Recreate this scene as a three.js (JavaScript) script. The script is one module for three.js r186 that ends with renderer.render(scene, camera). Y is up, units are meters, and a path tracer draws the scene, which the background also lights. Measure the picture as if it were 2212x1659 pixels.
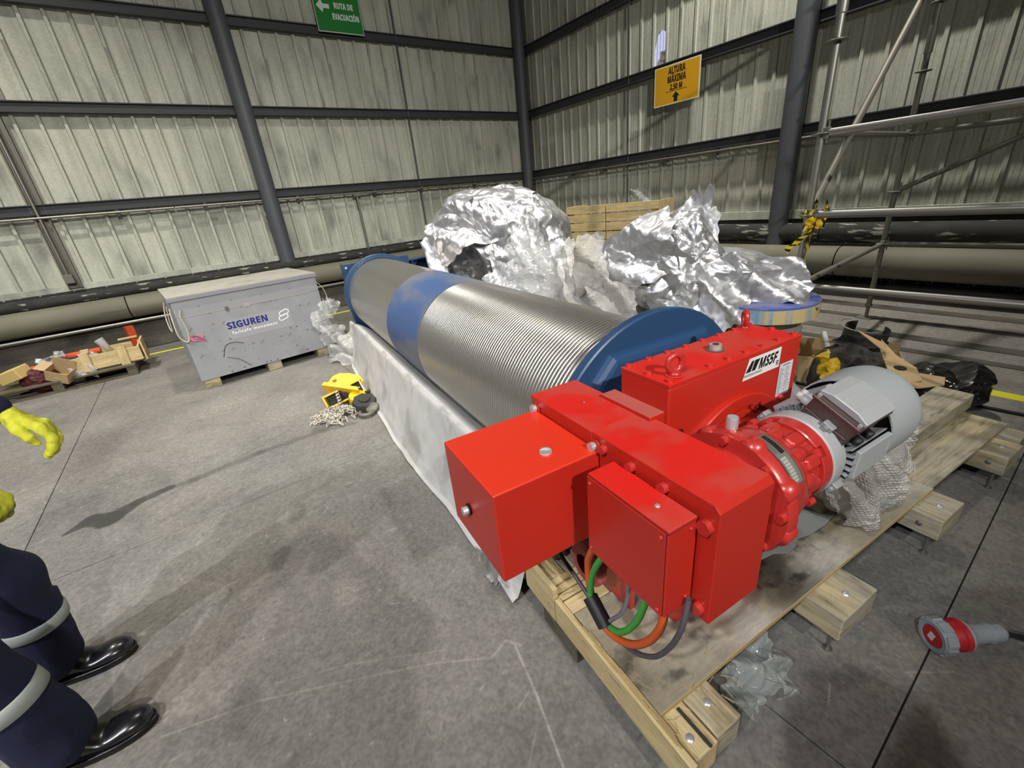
import * as THREE from 'three';
import { RoundedBoxGeometry } from 'three/addons/geometries/RoundedBoxGeometry.js';
import { mergeGeometries, mergeVertices, toCreasedNormals } from 'three/addons/utils/BufferGeometryUtils.js';
import { MarchingCubes } from 'three/addons/objects/MarchingCubes.js';

// ------------------------------------------------------------------ camera, sky, lamps, exposure
const scene = new THREE.Scene();
const camera = new THREE.PerspectiveCamera(83.4, 2212 / 1659, 0.02, 120);
camera.position.set(0, 1.6, 0);
camera.rotation.set(-0.40621, -0.47769, -0.10426, 'YXZ');
camera.updateMatrixWorld();
const renderer = new THREE.WebGLRenderer({ antialias: true });
renderer.shadowMap.enabled = true;
renderer.shadowMap.type = THREE.PCFSoftShadowMap;
renderer.toneMapping = THREE.LinearToneMapping;
renderer.toneMappingExposure = 3.4;
scene.background = new THREE.Color(0.17, 0.18, 0.27);          // daylight outside, seen through the torn sheet
// high-bay lamps: [x, y, z, candela, colour, half angle]
const LAMPS = [                                                // the last three numbers aim the lamp
  [0.9, 7.6, -4.4, 34, 0xfffaf0, 0.8, 'over the wrapped drums', [1.6, 0, -6.0]],
  [-2.8, 7.6, -5.0, 46, 0xfffaee, 0.9, 'over the left pallet', [-3.0, 0, -6.4]],
  [-4.4, 7.6, 2.0, 58, 0xfdfcff, 0.88, 'behind the worker on the left', [-3.4, 0, -0.2]],
  [-7.0, 7.6, 1.6, 72, 0xf6f9ff, 0.97, 'in the far left of the hall', [-5.0, 0, -0.2]],
  [5.4, 7.6, -3.6, 46, 0xfffaf0, 0.88, 'over the scaffold side', [7.0, 0, -4.2]],
  [0.5, 6.3, 6.5, 150, 0xfffaf0, 0.58, 'as a floodlight behind the photographer', [1.2, 2.3, -9]],
];
const PHI = 0.11788;                                           // the hall is turned this far from the hoist's axes
const WF = new THREE.Matrix4().makeRotationY(PHI);
const HALL = { back: -9.0, right: 7.235, left: -9.0, front: 7.0, top: 9.4 };

// ------------------------------------------------------------------ random, noise, textures
function rng(seed) { let s = seed >>> 0; return () => { s = (s + 0x6d2b79f5) | 0; let t = Math.imul(s ^ (s >>> 15), 1 | s); t = (t + Math.imul(t ^ (t >>> 7), 61 | t)) ^ t; return ((t ^ (t >>> 14)) >>> 0) / 4294967296; }; }
const R0 = rng(11);
const clamp = (x, a = 0, b = 1) => Math.min(b, Math.max(a, x));
const smooth = (a, b, x) => { const t = clamp((x - a) / (b - a)); return t * t * (3 - 2 * t); };
const lerp = (a, b, t) => a + (b - a) * t;
function lattice(n, seed) {                                     // periodic value noise with n x n cells
  const r = rng(seed), g = new Float32Array(n * n); for (let i = 0; i < n * n; i++) g[i] = r();
  return (x, y) => { x *= n; y *= n; let i = Math.floor(x), j = Math.floor(y); let fx = x - i, fy = y - j; fx = fx * fx * (3 - 2 * fx); fy = fy * fy * (3 - 2 * fy);
    i = ((i % n) + n) % n; j = ((j % n) + n) % n; const i2 = (i + 1) % n, j2 = (j + 1) % n;
    return (g[j * n + i] * (1 - fx) + g[j * n + i2] * fx) * (1 - fy) + (g[j2 * n + i] * (1 - fx) + g[j2 * n + i2] * fx) * fy; };
}
function fbm(n, oct, seed) { const L = []; for (let k = 0; k < oct; k++) L.push(lattice(n << k, seed + k * 17)); return (x, y) => { let s = 0, a = 0.5, t = 0; for (const f of L) { s += f(x, y) * a; t += a; a *= 0.55; } return s / t; }; }
function tex(w, h, fn, metres, srgb = true) {                   // fn(u, v) gives [r, g, b] in 0..255
  const d = new Uint8Array(w * h * 4);
  for (let j = 0; j < h; j++) for (let i = 0; i < w; i++) { const c = fn((i + 0.5) / w, (j + 0.5) / h), o = (j * w + i) * 4; d[o] = clamp(c[0], 0, 255); d[o + 1] = clamp(c[1], 0, 255); d[o + 2] = clamp(c[2], 0, 255); d[o + 3] = 255; }
  const t = new THREE.DataTexture(d, w, h); t.wrapS = t.wrapT = THREE.RepeatWrapping; t.magFilter = THREE.LinearFilter; t.minFilter = THREE.LinearMipmapLinearFilter; t.generateMipmaps = true;
  if (srgb) t.colorSpace = THREE.SRGBColorSpace;
  if (metres) t.repeat.set(1 / (metres[0] ?? metres), 1 / (metres[1] ?? metres));
  t.needsUpdate = true; return t;
}
const mixc = (a, b, t) => [lerp(a[0], b[0], t), lerp(a[1], b[1], t), lerp(a[2], b[2], t)];
function canvasTex(w, h, draw) { const c = document.createElement('canvas'); c.width = w; c.height = h; draw(c.getContext('2d'), w, h); const t = new THREE.CanvasTexture(c); t.colorSpace = THREE.SRGBColorSpace; t.magFilter = THREE.LinearFilter; return t; }

// floor: one 9 m square of worn concrete in the hall's own axes, with the stains where they lie
const toHall = (x, z) => { const c = Math.cos(PHI), s = Math.sin(PHI); return [c * x - s * z, s * x + c * z]; };
const FLOOR0 = [-3, -8.6], FLOORS = 9;
function floorTexture() {
  const N = 2048, big = fbm(5, 5, 3), mid = fbm(24, 4, 9), fine = lattice(1024, 5), fine2 = lattice(400, 6), sm = fbm(9, 4, 21);
  const v = new Float32Array(N * N), warm = new Float32Array(N * N);
  for (let j = 0; j < N; j++) for (let i = 0; i < N; i++) {
    const x = i / N, y = j / N; let s = 0.82 + (big(x, y) - 0.5) * 0.26 + (mid(x, y) - 0.5) * 0.2 + (fine(x, y) - 0.5) * 0.16 + (fine2(x, y) - 0.5) * 0.09;
    const f = fine2(x + 0.31, y * 1.0); if (f > 0.95) s += 0.1; if (f < 0.04) s -= 0.1; if (fine(x * 0.7 + 0.2, y * 0.7) > 0.985) s += 0.28;
    v[j * N + i] = s; warm[j * N + i] = sm(x, y);
  }
  const px = ([x, z]) => [(x - FLOOR0[0]) / FLOORS * N, (z - FLOOR0[1]) / FLOORS * N];
  function stroke(pts, amount, soft, hall = false) {            // pts: [x, z, half width in m]
    for (let k = 0; k + 1 < pts.length; k++) {
      const a = px(hall ? pts[k] : toHall(pts[k][0], pts[k][1])), b = px(hall ? pts[k + 1] : toHall(pts[k + 1][0], pts[k + 1][1])), wa = pts[k][2] / FLOORS * N, wb = pts[k + 1][2] / FLOORS * N, m = Math.max(wa, wb) * 1.6 + 2;
      const x0 = Math.floor(Math.min(a[0], b[0]) - m), x1 = Math.ceil(Math.max(a[0], b[0]) + m), y0 = Math.floor(Math.min(a[1], b[1]) - m), y1 = Math.ceil(Math.max(a[1], b[1]) + m);
      const dx = b[0] - a[0], dy = b[1] - a[1], L = dx * dx + dy * dy + 1e-9;
      for (let y = y0; y <= y1; y++) for (let x = x0; x <= x1; x++) {
        const t = clamp(((x - a[0]) * dx + (y - a[1]) * dy) / L), w = lerp(wa, wb, t) * (0.75 + 0.5 * mid(x / N * 2, y / N * 2)), d = Math.hypot(x - a[0] - dx * t, y - a[1] - dy * t);
        const q = (1 - smooth(w * (1 - soft), w + 0.6, d)) * Math.abs(amount); const o = (((y % N) + N) % N) * N + (((x % N) + N) % N);
        if (amount < 0) v[o] = Math.min(v[o], lerp(v[o], 0.42, q)); else v[o] = Math.max(v[o], lerp(v[o], 1.3, q * (0.4 + 0.6 * fine2(x / N, y / N))));
      }
    }
  }
  stroke([[-1.49, -3.18, 0.012], [-1.38, -3.26, 0.075], [-1.27, -3.2, 0.095], [-1.15, -3.31, 0.05], [-0.98, -3.37, 0.04]], -0.8, 0.25);
  stroke([[-1.0, -3.36, 0.045], [-0.84, -3.38, 0.06], [-0.42, -3.49, 0.06], [0.05, -3.54, 0.05], [0.28, -3.5, 0.04]], -0.34, 0.8);
  stroke([[0.0, -3.6, 0.06], [0.2, -3.72, 0.09], [0.4, -3.6, 0.07]], -0.35, 0.7);
  stroke([[0.44, -1.06, 0.004], [0.41, -0.85, 0.0035], [0.367, -0.64, 0.003]], 0.7, 0.3);
  stroke([[-0.76, -1.46, 0.0025], [-0.45, -1.4, 0.002], [-0.1, -1.27, 0.002], [0.15, -1.17, 0.003], [0.34, -1.07, 0.004]], 0.42, 0.3); stroke([[0.34, -1.07, 0.003], [0.42, -1.1, 0.006], [0.46, -1.05, 0.004]], 0.5, 0.3);
  stroke([[0.2, -1.2, 0.002], [-0.15, -1.36, 0.002], [-0.4, -1.44, 0.0018]], 0.3, 0.2);
  const r = rng(77);
  for (let k = 0; k < 700; k++) { const x = -3 + r() * 8, z = -8 + r() * 8.3, l = 0.015 + r() * r() * r() * 0.3, a = -0.15 + (r() - 0.5) * (r() < 0.7 ? 0.5 : 3); stroke([[x, z, 0.001 + r() * 0.0015], [x + Math.cos(a) * l, z + Math.sin(a) * l, 0.0015]], 0.2 + r() * 0.5, 0.3, true); }
  for (let k = 0; k < 60; k++) { const x = -3 + r() * 8, z = -8 + r() * 8.3, l = 0.2 + r() * 0.9, a = -0.1 + (r() - 0.5) * 0.9; stroke([[x, z, 0.02], [x + Math.cos(a) * l, z + Math.sin(a) * l, 0.04]], -0.12, 0.9, true); }
  return tex(N, N, (x, y) => { const o = Math.floor(y * N) * N + Math.floor(x * N), s = v[o], t = warm[o]; return [(138 + 8 * t) * s, (137 + 3 * t) * s, (132 - 2 * t) * s]; });
}
const wn1 = fbm(8, 5, 40), wn2 = fbm(3, 4, 41), wn3 = lattice(256, 42), wn4 = fbm(4, 4, 43);
const grain = (x, y, k) => { const w = wn2(x * 0.5, y); const q = Math.sin((y * 26 + wn2(x * 0.3 + k, y * 2) * 9 + w * 5) * 6.283 * 0.5); return q * 0.5 + 0.5; };
const T = {
  floor: floorTexture(),
  wood: tex(512, 512, (x, y) => { const g = grain(x, y, 0), f = wn3(x * 0.12, y), n = wn1(x, y), s = wn1(x * 2, y * 3 + 0.3); const c = mixc([216, 197, 150], [190, 164, 112], g * 0.45 + f * 0.3); const k = 0.9 + 0.2 * (n - 0.3) - smooth(0.66, 0.8, s) * 0.18; return [c[0] * k, c[1] * k, c[2] * k]; }, [0.9, 0.3]),
  oldWood: tex(512, 512, (x, y) => { const g = grain(x, y, 0.4), f = wn3(x * 0.1, y), n = wn1(x, y), s = wn4(x + 0.3, y), s2 = wn1(x, y * 2 + 0.2), fi = wn3(x * 0.5, y); const c = mixc([208, 195, 158], [172, 154, 114], g * 0.4 + f * 0.35); let k = 0.86 + 0.24 * (n - 0.3) + (fi - 0.5) * 0.06; k -= smooth(0.5, 0.78, s) * 0.24 + smooth(0.6, 0.8, s2) * 0.2; const d = [c[0] * k, c[1] * k, c[2] * k], m = (d[0] + d[1] + d[2]) / 3; return mixc(d, [m, m * 0.985, m * 0.94], smooth(0.4, 0.62, wn2(x, y + 0.5)) * 0.5); }, [0.9, 0.35]),
  ply: tex(1024, 1024, (x, y) => { const f = wn3(x * 0.2, y * 0.9), n = wn1(x * 2, y * 2), s = wn4(x + 0.1, y + 0.7), b = wn1(x * 2 + 0.3, y * 2), h = wn2(x * 1.5, y), sp = wn3(x, y); const c = mixc([198, 193, 180], [166, 156, 132], smooth(0.35, 0.65, wn2(x, y))); let k = 0.9 + 0.24 * (n - 0.5) + 0.08 * (f - 0.5); k -= smooth(0.48, 0.72, s) * 0.34 + smooth(0.52, 0.75, b) * 0.3 + smooth(0.5, 0.8, h) * 0.16 + (sp > 0.955 ? 0.16 : 0); return [c[0] * k, c[1] * k, c[2] * k]; }, 1.3),
  sheetMetal: tex(1024, 1024, (x, y) => { const streak = wn3(x * 0.5, y * 0.01), st2 = wn3(x * 0.21, y * 0.03), n = wn1(x * 0.5, y * 0.25), b = wn4(x, y * 0.5), d = wn2(x * 2, y), g = wn3(x, y); let k = 0.95 + (streak - 0.5) * 0.07 + (st2 - 0.5) * 0.07 + (n - 0.5) * 0.22 + (g - 0.5) * 0.08 - smooth(0.52, 0.8, b) * 0.2 - smooth(0.6, 0.85, d) * 0.3; return [191 * k, 194 * k, 181 * k]; }, 4),
  dusty: tex(1024, 1024, (x, y) => { const a = wn2(x, y), b = wn4(x * 2, y), q = smooth(0.42, 0.6, a * 0.6 + b * 0.4), n = wn1(x * 3, y * 3); const c = mixc([212, 26, 15], [192, 66, 56], q * (0.75 + 0.25 * n)); return c; }, 0.62),
  concrete: tex(512, 512, (x, y) => { const n = wn1(x, y), b = wn4(x, y), d = wn3(x, y); const k = 0.75 + 0.4 * (n - 0.5) + 0.12 * (d - 0.5) - smooth(0.55, 0.75, b) * 0.3; return [104 * k, 101 * k, 92 * k]; }, 2),
  pipeWrap: tex(512, 512, (x, y) => { const n = wn1(x, y), b = wn4(x, y); const k = 0.9 + 0.24 * (n - 0.5) - smooth(0.55, 0.75, b) * 0.2; return [122 * k, 120 * k, 103 * k]; }, 2),
  sooty: tex(512, 512, (x, y) => { const n = wn1(x, y * 2), b = wn1(x * 3, y * 2 + 0.3), k = smooth(0.6, 0.72, b); const base = 34 + 26 * n; return mixc([base, base, base * 0.95], [176, 172, 160], k * 0.8); }, 1.1),
  crate: tex(512, 512, (x, y) => { const n = wn1(x, y), b = wn4(x + 0.2, y), d = wn1(x * 4, y * 4); const k = 0.95 + 0.1 * (n - 0.5) - smooth(0.68, 0.8, d) * 0.18 - smooth(0.62, 0.8, b) * 0.1; return [158 * k, 160 * k, 165 * k]; }, 1.2),
  lid: tex(512, 512, (x, y) => { const n = wn1(x, y), f = wn3(x * 0.15, y), b = wn4(x + 0.2, y); const k = 0.92 + 0.14 * (n - 0.5) + 0.08 * (f - 0.5) - smooth(0.6, 0.75, b) * 0.12; return [168 * k, 164 * k, 154 * k]; }, 1.2),
  bandBlue: tex(512, 512, (x, y) => { const a = wn4(x, y), b = wn2(x + 0.4, y), q = smooth(0.4, 0.62, a * 0.55 + b * 0.45); return mixc([60, 90, 142], [108, 113, 128], clamp(q * 1.3 + 0.15)); }, 1.1),
  woven: tex(512, 512, (x, y) => { const n = wn1(x, y), b = wn4(x, y), w = ((Math.floor(x * 128) + Math.floor(y * 128)) & 1) * 0.05; const k = 0.93 + 0.1 * (n - 0.5) - w - smooth(0.58, 0.75, b) * 0.1; return [206 * k, 205 * k, 202 * k]; }, 0.7),
  bubbleBump: tex(256, 256, (x, y) => { const r = (Math.floor(y * 16) & 1) * 0.5, a = (x * 16 + r) % 1 - 0.5, b = (y * 16) % 1 - 0.5, d = Math.hypot(a, b), v = Math.sqrt(Math.max(0, 0.2 - d * d)) * 560; return [v, v, v]; }, 0.2, false),
  turned: tex(256, 1024, (x, y) => { const v = 128 + (lattice1(y) - 0.5) * 200; return [v, v, v]; }, [1, 1], false),
  card: tex(256, 256, (x, y) => { const n = wn1(x, y), f = wn3(x, y * 0.2); const k = 0.92 + 0.12 * (n - 0.5) + 0.05 * (f - 0.5); return [196 * k, 168 * k, 124 * k]; }, 0.5),
  navy: tex(256, 256, (x, y) => { const n = wn1(x, y), f = wn3(x, y); const k = 0.8 + 0.3 * (n - 0.5) + 0.3 * (f - 0.5); return [24 * k, 29 * k, 66 * k]; }, 0.5),
  glove: tex(256, 256, (x, y) => { const n = wn1(x, y), b = wn4(x, y); const k = 0.95 + 0.2 * (n - 0.5) - smooth(0.55, 0.75, b) * 0.3; return [220 * k, 222 * k, 62 * k]; }, 0.2),
};
function lattice1(y) { return wn3(0.37, y * 3) * 0.6 + wn3(0.11, y) * 0.4; }

// ------------------------------------------------------------------ materials
const std = (o) => new THREE.MeshStandardMaterial(o), phys = (o) => new THREE.MeshPhysicalMaterial(o);
const lin = (r, g, b) => new THREE.Color().setRGB(r, g, b);
const M = {
  floor: std({ map: T.floor, roughness: 0.86 }), joint: std({ color: 0x2a2825, roughness: 1 }),
  sheet: std({ map: T.sheetMetal, roughness: 0.62, metalness: 0.0 }), shell: std({ color: 0x3a3a37, roughness: 0.9 }),
  steelwork: std({ color: 0x4e5158, roughness: 0.55 }), girt: std({ color: 0x36383d, roughness: 0.6 }), flashing: std({ map: T.sheetMetal, color: 0xffffff, roughness: 0.7 }),
  concrete: std({ map: T.concrete, roughness: 0.95 }), pipeWrap: std({ map: T.pipeWrap, roughness: 0.7 }), sooty: std({ map: T.sooty, roughness: 0.85 }),
  galv: std({ color: 0x8d8c86, roughness: 0.42, metalness: 0.75 }), galvDull: std({ color: 0x77756c, roughness: 0.6, metalness: 0.5 }), zinc: std({ color: 0xcfd1d3, roughness: 0.35, metalness: 0.6 }),
  red: phys({ color: lin(0.47, 0.019, 0.009), roughness: 0.42, clearcoat: 0.2, clearcoatRoughness: 0.25 }), redTop: phys({ map: T.dusty, roughness: 0.6 }), redCast: phys({ color: lin(0.46, 0.028, 0.022), roughness: 0.36, clearcoat: 0.5, clearcoatRoughness: 0.15 }),
  redDusty: std({ color: lin(0.42, 0.09, 0.07), roughness: 0.8 }), seam: std({ color: 0x5a1410, roughness: 0.8 }),
  blue: phys({ color: lin(0.021, 0.062, 0.15), roughness: 0.42, clearcoat: 0.15 }), bandBlue: std({ map: T.bandBlue, roughness: 0.55 }), blueLight: std({ color: lin(0.10, 0.25, 0.62), roughness: 0.5 }),
  drum: std({ color: 0xc6c4be, roughness: 0.31, metalness: 0.9 }), drumPlain: std({ color: 0xc8c5bf, roughness: 0.3, metalness: 0.92, bumpMap: T.turned, bumpScale: 0.0012 }),
  black: std({ color: 0x0d0d0e, roughness: 0.7 }), rubber: std({ color: 0x1c1c1e, roughness: 0.55 }), darkGrey: std({ color: 0x33332f, roughness: 0.8 }),
  alu: std({ color: 0xb9bbba, roughness: 0.45, metalness: 0.4 }), aluPaint: std({ color: 0xa9acae, roughness: 0.5, metalness: 0.15 }), aluDull: std({ color: 0x96999a, roughness: 0.55, metalness: 0.3 }), cowl: std({ color: 0x9ea4a6, roughness: 0.6, metalness: 0.1 }),
  cableGreen: std({ color: 0x3f9a3c, roughness: 0.5 }), cableOrange: std({ color: 0xc8551f, roughness: 0.5 }), cableGrey: std({ color: 0x6d6d72, roughness: 0.55 }), cableDark: std({ color: 0x4d4a4f, roughness: 0.5 }),
  wood: std({ map: T.wood, roughness: 0.85 }), oldWood: std({ map: T.oldWood, roughness: 0.9 }), ply: std({ map: T.ply, roughness: 0.9 }), plyEdge: std({ color: 0xb09b6c, roughness: 0.95 }), greyWood: std({ map: T.oldWood, color: 0x8d8a84, roughness: 0.95 }),
  crate: std({ map: T.crate, roughness: 0.6 }), crateLid: std({ map: T.lid, roughness: 0.7 }), crateTrim: std({ color: 0x8b8c93, roughness: 0.7 }),
  foil: std({ color: 0xc9cacd, roughness: 0.42, metalness: 0.84, side: THREE.DoubleSide }),
  film: phys({ color: 0xf2f3f3, roughness: 0.16, transmission: 0.7, thickness: 0, side: THREE.DoubleSide }),
  bubble: phys({ color: 0xe8e7e4, roughness: 0.22, transmission: 0.5, thickness: 0, bumpMap: T.bubbleBump, bumpScale: 0.003, side: THREE.DoubleSide }),
  clearBag: phys({ color: 0xd8dcd8, roughness: 0.12, transmission: 0.68, thickness: 0, side: THREE.DoubleSide }),
  woven: std({ map: T.woven, roughness: 0.75, side: THREE.DoubleSide }),
  yellowPaint: std({ color: 0xe0b714, roughness: 0.45 }), yellowLine: std({ color: 0xd8cf2a, roughness: 0.7 }), tape: std({ color: 0xc9a51c, roughness: 0.4, side: THREE.DoubleSide }), tapeBlack: std({ color: 0x15130c, roughness: 0.5, side: THREE.DoubleSide }),
  chain: std({ color: 0xc2bcb0, roughness: 0.35, metalness: 0.6 }), card: std({ map: T.card, roughness: 0.9, side: THREE.DoubleSide }), foam: std({ color: 0xc2a868, roughness: 0.95 }),
  orange: std({ color: 0xe0562e, roughness: 0.5 }), orangeRed: std({ color: 0xb0401e, roughness: 0.5 }), maroon: std({ color: 0x4a161b, roughness: 0.6 }), white: std({ color: 0xd6d5d0, roughness: 0.5 }), cup: phys({ color: 0xdedede, roughness: 0.4, transmission: 0.4, thickness: 0, side: THREE.DoubleSide }),
  pink: std({ color: 0xb06a86, roughness: 0.6, side: THREE.DoubleSide }), rope: std({ color: 0xaaa59a, roughness: 0.9 }),
  navy: std({ map: T.navy, roughness: 0.9 }), band: std({ color: 0x9aa09c, roughness: 0.5 }), boot: phys({ color: 0x17171a, roughness: 0.3, clearcoat: 0.5, clearcoatRoughness: 0.2 }), sole: std({ color: 0x111113, roughness: 0.8 }), glove: std({ map: T.glove, roughness: 0.8 }), skin: std({ color: 0xb98468, roughness: 0.6 }), helmet: std({ color: 0xe6e6e0, roughness: 0.35 }),
  plugGrey: std({ color: 0x8c9498, roughness: 0.5 }), plugRed: std({ color: 0xb01e26, roughness: 0.5 }), paper: std({ color: 0xc9ccca, roughness: 0.7 }), brown: std({ color: 0x564642, roughness: 0.35, metalness: 0.3 }), greySheet: std({ color: 0x9a9ea0, roughness: 0.7 }), rag: std({ color: 0x3a3733, roughness: 0.95 }),
  lampGlow: std({ color: 0xffffff, emissive: 0xfff4e0, emissiveIntensity: 4, roughness: 1 }),
};
const printed = (t, rough = 0.5) => std({ map: t, roughness: rough });

// ------------------------------------------------------------------ builders
const V = (x, y, z) => new THREE.Vector3(x, y, z);
const used = {};
function numbered(name) { const n = used[name] = (used[name] ?? -1) + 1; return n ? `${name}_${String(n).padStart(3, '0')}` : name; }
function tag(o, label, category, group) { o.userData.label = label; o.userData.category = category; if (group) o.userData.group = group; return o; }
function thing(name, label, category, pos = [0, 0, 0], turn = 0, group) { const o = new THREE.Group(); o.name = numbered(name); o.position.set(...pos); o.rotation.y = turn; scene.add(o); o.updateMatrixWorld(true); return tag(o, label, category, group); }
function structure(name, turn = PHI) { const o = new THREE.Group(); o.name = name; o.rotation.y = turn; o.userData.kind = 'structure'; scene.add(o); o.updateMatrixWorld(true); return o; }
// geometry given in world axes (local = false) or in the parent's own axes (local = true)
function add(name, geo, mat, parent, local = false, label) {
  if (Array.isArray(geo)) geo = merge(geo);
  const m = new THREE.Mesh(geo, mat); m.castShadow = m.receiveShadow = true;
  if (parent) { m.name = name; parent.add(m); if (!local) { parent.updateWorldMatrix(true, false); geo.applyMatrix4(parent.matrixWorld.clone().invert()); } if (label) m.userData.label = label; } else { m.name = numbered(name); scene.add(m); }
  m.updateMatrixWorld(true); return m;
}
function put(name, geo, mat, parent, world, local = false) {     // a shared geometry placed by a matrix
  const m = new THREE.Mesh(geo, mat); m.castShadow = m.receiveShadow = true; m.name = name; parent.add(m); parent.updateWorldMatrix(true, false);
  const L = local ? world.clone() : parent.matrixWorld.clone().invert().multiply(world); L.decompose(m.position, m.quaternion, m.scale); m.updateMatrixWorld(true); return m;
}
function merge(list) { const a = list.map((g) => { const n = g.index ? g.toNonIndexed() : g; for (const k of Object.keys(n.attributes)) if (!['position', 'normal', 'uv'].includes(k)) n.deleteAttribute(k); if (!n.attributes.normal) n.computeVertexNormals(); if (!n.attributes.uv) n.setAttribute('uv', new THREE.BufferAttribute(new Float32Array(n.attributes.position.count * 2), 2)); n.clearGroups(); return n; }); return a.length === 1 ? a[0] : mergeGeometries(a); }
const tr = (g, x, y, z) => g.translate(x, y, z);
const mat4 = (pos, rx = 0, ry = 0, rz = 0, s = 1) => new THREE.Matrix4().compose(V(...pos), new THREE.Quaternion().setFromEuler(new THREE.Euler(rx, ry, rz)), Array.isArray(s) ? V(...s) : V(s, s, s));
const xf = (g, ...a) => g.applyMatrix4(mat4(...a));
function boxUV(g, du = 0, dv = 0, long) {                         // texture coordinates in metres; u runs along the long axis
  if (g.index) g = g.toNonIndexed();
  const p = g.attributes.position, n = p.count, uv = new Float32Array(n * 2), a = V(), b = V(), c = V();
  for (let i = 0; i < n; i += 3) {
    a.fromBufferAttribute(p, i); b.fromBufferAttribute(p, i + 1); c.fromBufferAttribute(p, i + 2);
    const nn = b.clone().sub(a).cross(c.clone().sub(a)); const w = [Math.abs(nn.x), Math.abs(nn.y), Math.abs(nn.z)], k = w.indexOf(Math.max(...w));
    let [ua, va] = k === 0 ? ['z', 'y'] : k === 1 ? ['x', 'z'] : ['x', 'y']; if (long && va === long) [ua, va] = [va, ua];
    [a, b, c].forEach((q, j) => { uv[(i + j) * 2] = q[ua] + du; uv[(i + j) * 2 + 1] = q[va] + dv; });
  }
  g.setAttribute('uv', new THREE.BufferAttribute(uv, 2)); return g;
}
// a box between two corners with rounded edges and metric uv
function box(x0, x1, y0, y1, z0, z1, r = 0.004, long) {
  const w = Math.abs(x1 - x0), h = Math.abs(y1 - y0), d = Math.abs(z1 - z0), rr = Math.min(r, w * 0.45, h * 0.45, d * 0.45);
  const g = rr > 0 ? new RoundedBoxGeometry(w, h, d, 1, rr) : new THREE.BoxGeometry(w, h, d);
  const L = long ?? (w >= h && w >= d ? 'x' : h >= d ? 'y' : 'z');
  return tr(boxUV(g, R0() * 3, R0() * 3, L), (x0 + x1) / 2, (y0 + y1) / 2, (z0 + z1) / 2);
}
function topped(g, top, side, limit = 0.7) {                      // splits a box: faces that look up take the first material
  g = g.index ? g.toNonIndexed() : g; const p = g.attributes.position, up = [], rest = [], a = V(), b = V(), c = V();
  for (let i = 0; i < p.count; i += 3) { a.fromBufferAttribute(p, i); b.fromBufferAttribute(p, i + 1); c.fromBufferAttribute(p, i + 2); const n = b.sub(a).cross(c.sub(a)).normalize(); (n.y > limit ? up : rest).push(i); }
  const out = new THREE.BufferGeometry(); for (const k of ['position', 'normal', 'uv']) { const s = g.attributes[k], n = s.itemSize, d = new Float32Array(p.count * n); let o = 0; for (const i of [...up, ...rest]) for (let q = 0; q < 3 * n; q++) d[o++] = s.array[i * n + q]; out.setAttribute(k, new THREE.BufferAttribute(d, n)); }
  out.addGroup(0, up.length * 3, 0); out.addGroup(up.length * 3, rest.length * 3, 1); return [out, [top, side]];
}
function lathe(pts, seg, axis, c) {                               // pts: [radius, place along the axis]
  const g = new THREE.LatheGeometry(pts.map((q) => new THREE.Vector2(Math.max(q[0], 1e-4), q[1])), seg);
  if (axis === 'z') g.rotateX(Math.PI / 2); else if (axis === 'x') g.rotateZ(-Math.PI / 2);
  return c ? tr(g, ...c) : g;
}
function crisp(g, a = 0.6) { return toCreasedNormals(g, a); }
function tube(pts, r, seg = 24, rad = 8, closed = false) { return new THREE.TubeGeometry(new THREE.CatmullRomCurve3(pts.map((p) => V(...p)), closed, 'centripetal'), seg, r, rad, closed); }
function rod(a, b, r, rad = 12) { const A = V(...a), B = V(...b), d = B.clone().sub(A), g = new THREE.CylinderGeometry(r, r, d.length(), rad); g.applyQuaternion(new THREE.Quaternion().setFromUnitVectors(V(0, 1, 0), d.normalize())); return tr(g, ...A.add(B).multiplyScalar(0.5).toArray()); }
function extrude(pts, depth, bevel = 0, holes = []) {              // outline in x, y; depth along z from 0
  const s = new THREE.Shape(pts.map((q) => new THREE.Vector2(...q))); for (const h of holes) s.holes.push(new THREE.Path(h.map((q) => new THREE.Vector2(...q))));
  return new THREE.ExtrudeGeometry(s, { depth: depth - 2 * bevel, bevelEnabled: bevel > 0, bevelThickness: bevel, bevelSize: bevel, bevelOffset: -bevel, bevelSegments: 1, curveSegments: 12 }).translate(0, 0, bevel);
}
const circlePts = (r, n, cx = 0, cy = 0, a0 = 0, a1 = Math.PI * 2) => Array.from({ length: n }, (_, i) => { const t = a0 + (a1 - a0) * i / (a1 - a0 >= 6.28 ? n : n - 1); return [cx + r * Math.cos(t), cy + r * Math.sin(t)]; });
const HEX = new THREE.CylinderGeometry(1, 1, 1, 6), BUTTON = lathe([[0, 0.5], [0.8, 0.5], [1, 0.2], [1, -0.5]], 16, 'y');
const bolt = (name, parent, m, pos, r, h, dir, spin = 0) => put(name, HEX, m, parent, mat4(pos, dir === 'z' ? Math.PI / 2 : 0, 0, dir === 'x' ? Math.PI / 2 : 0).multiply(new THREE.Matrix4().makeRotationY(spin)).multiply(new THREE.Matrix4().makeScale(r, h, r)));
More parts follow.
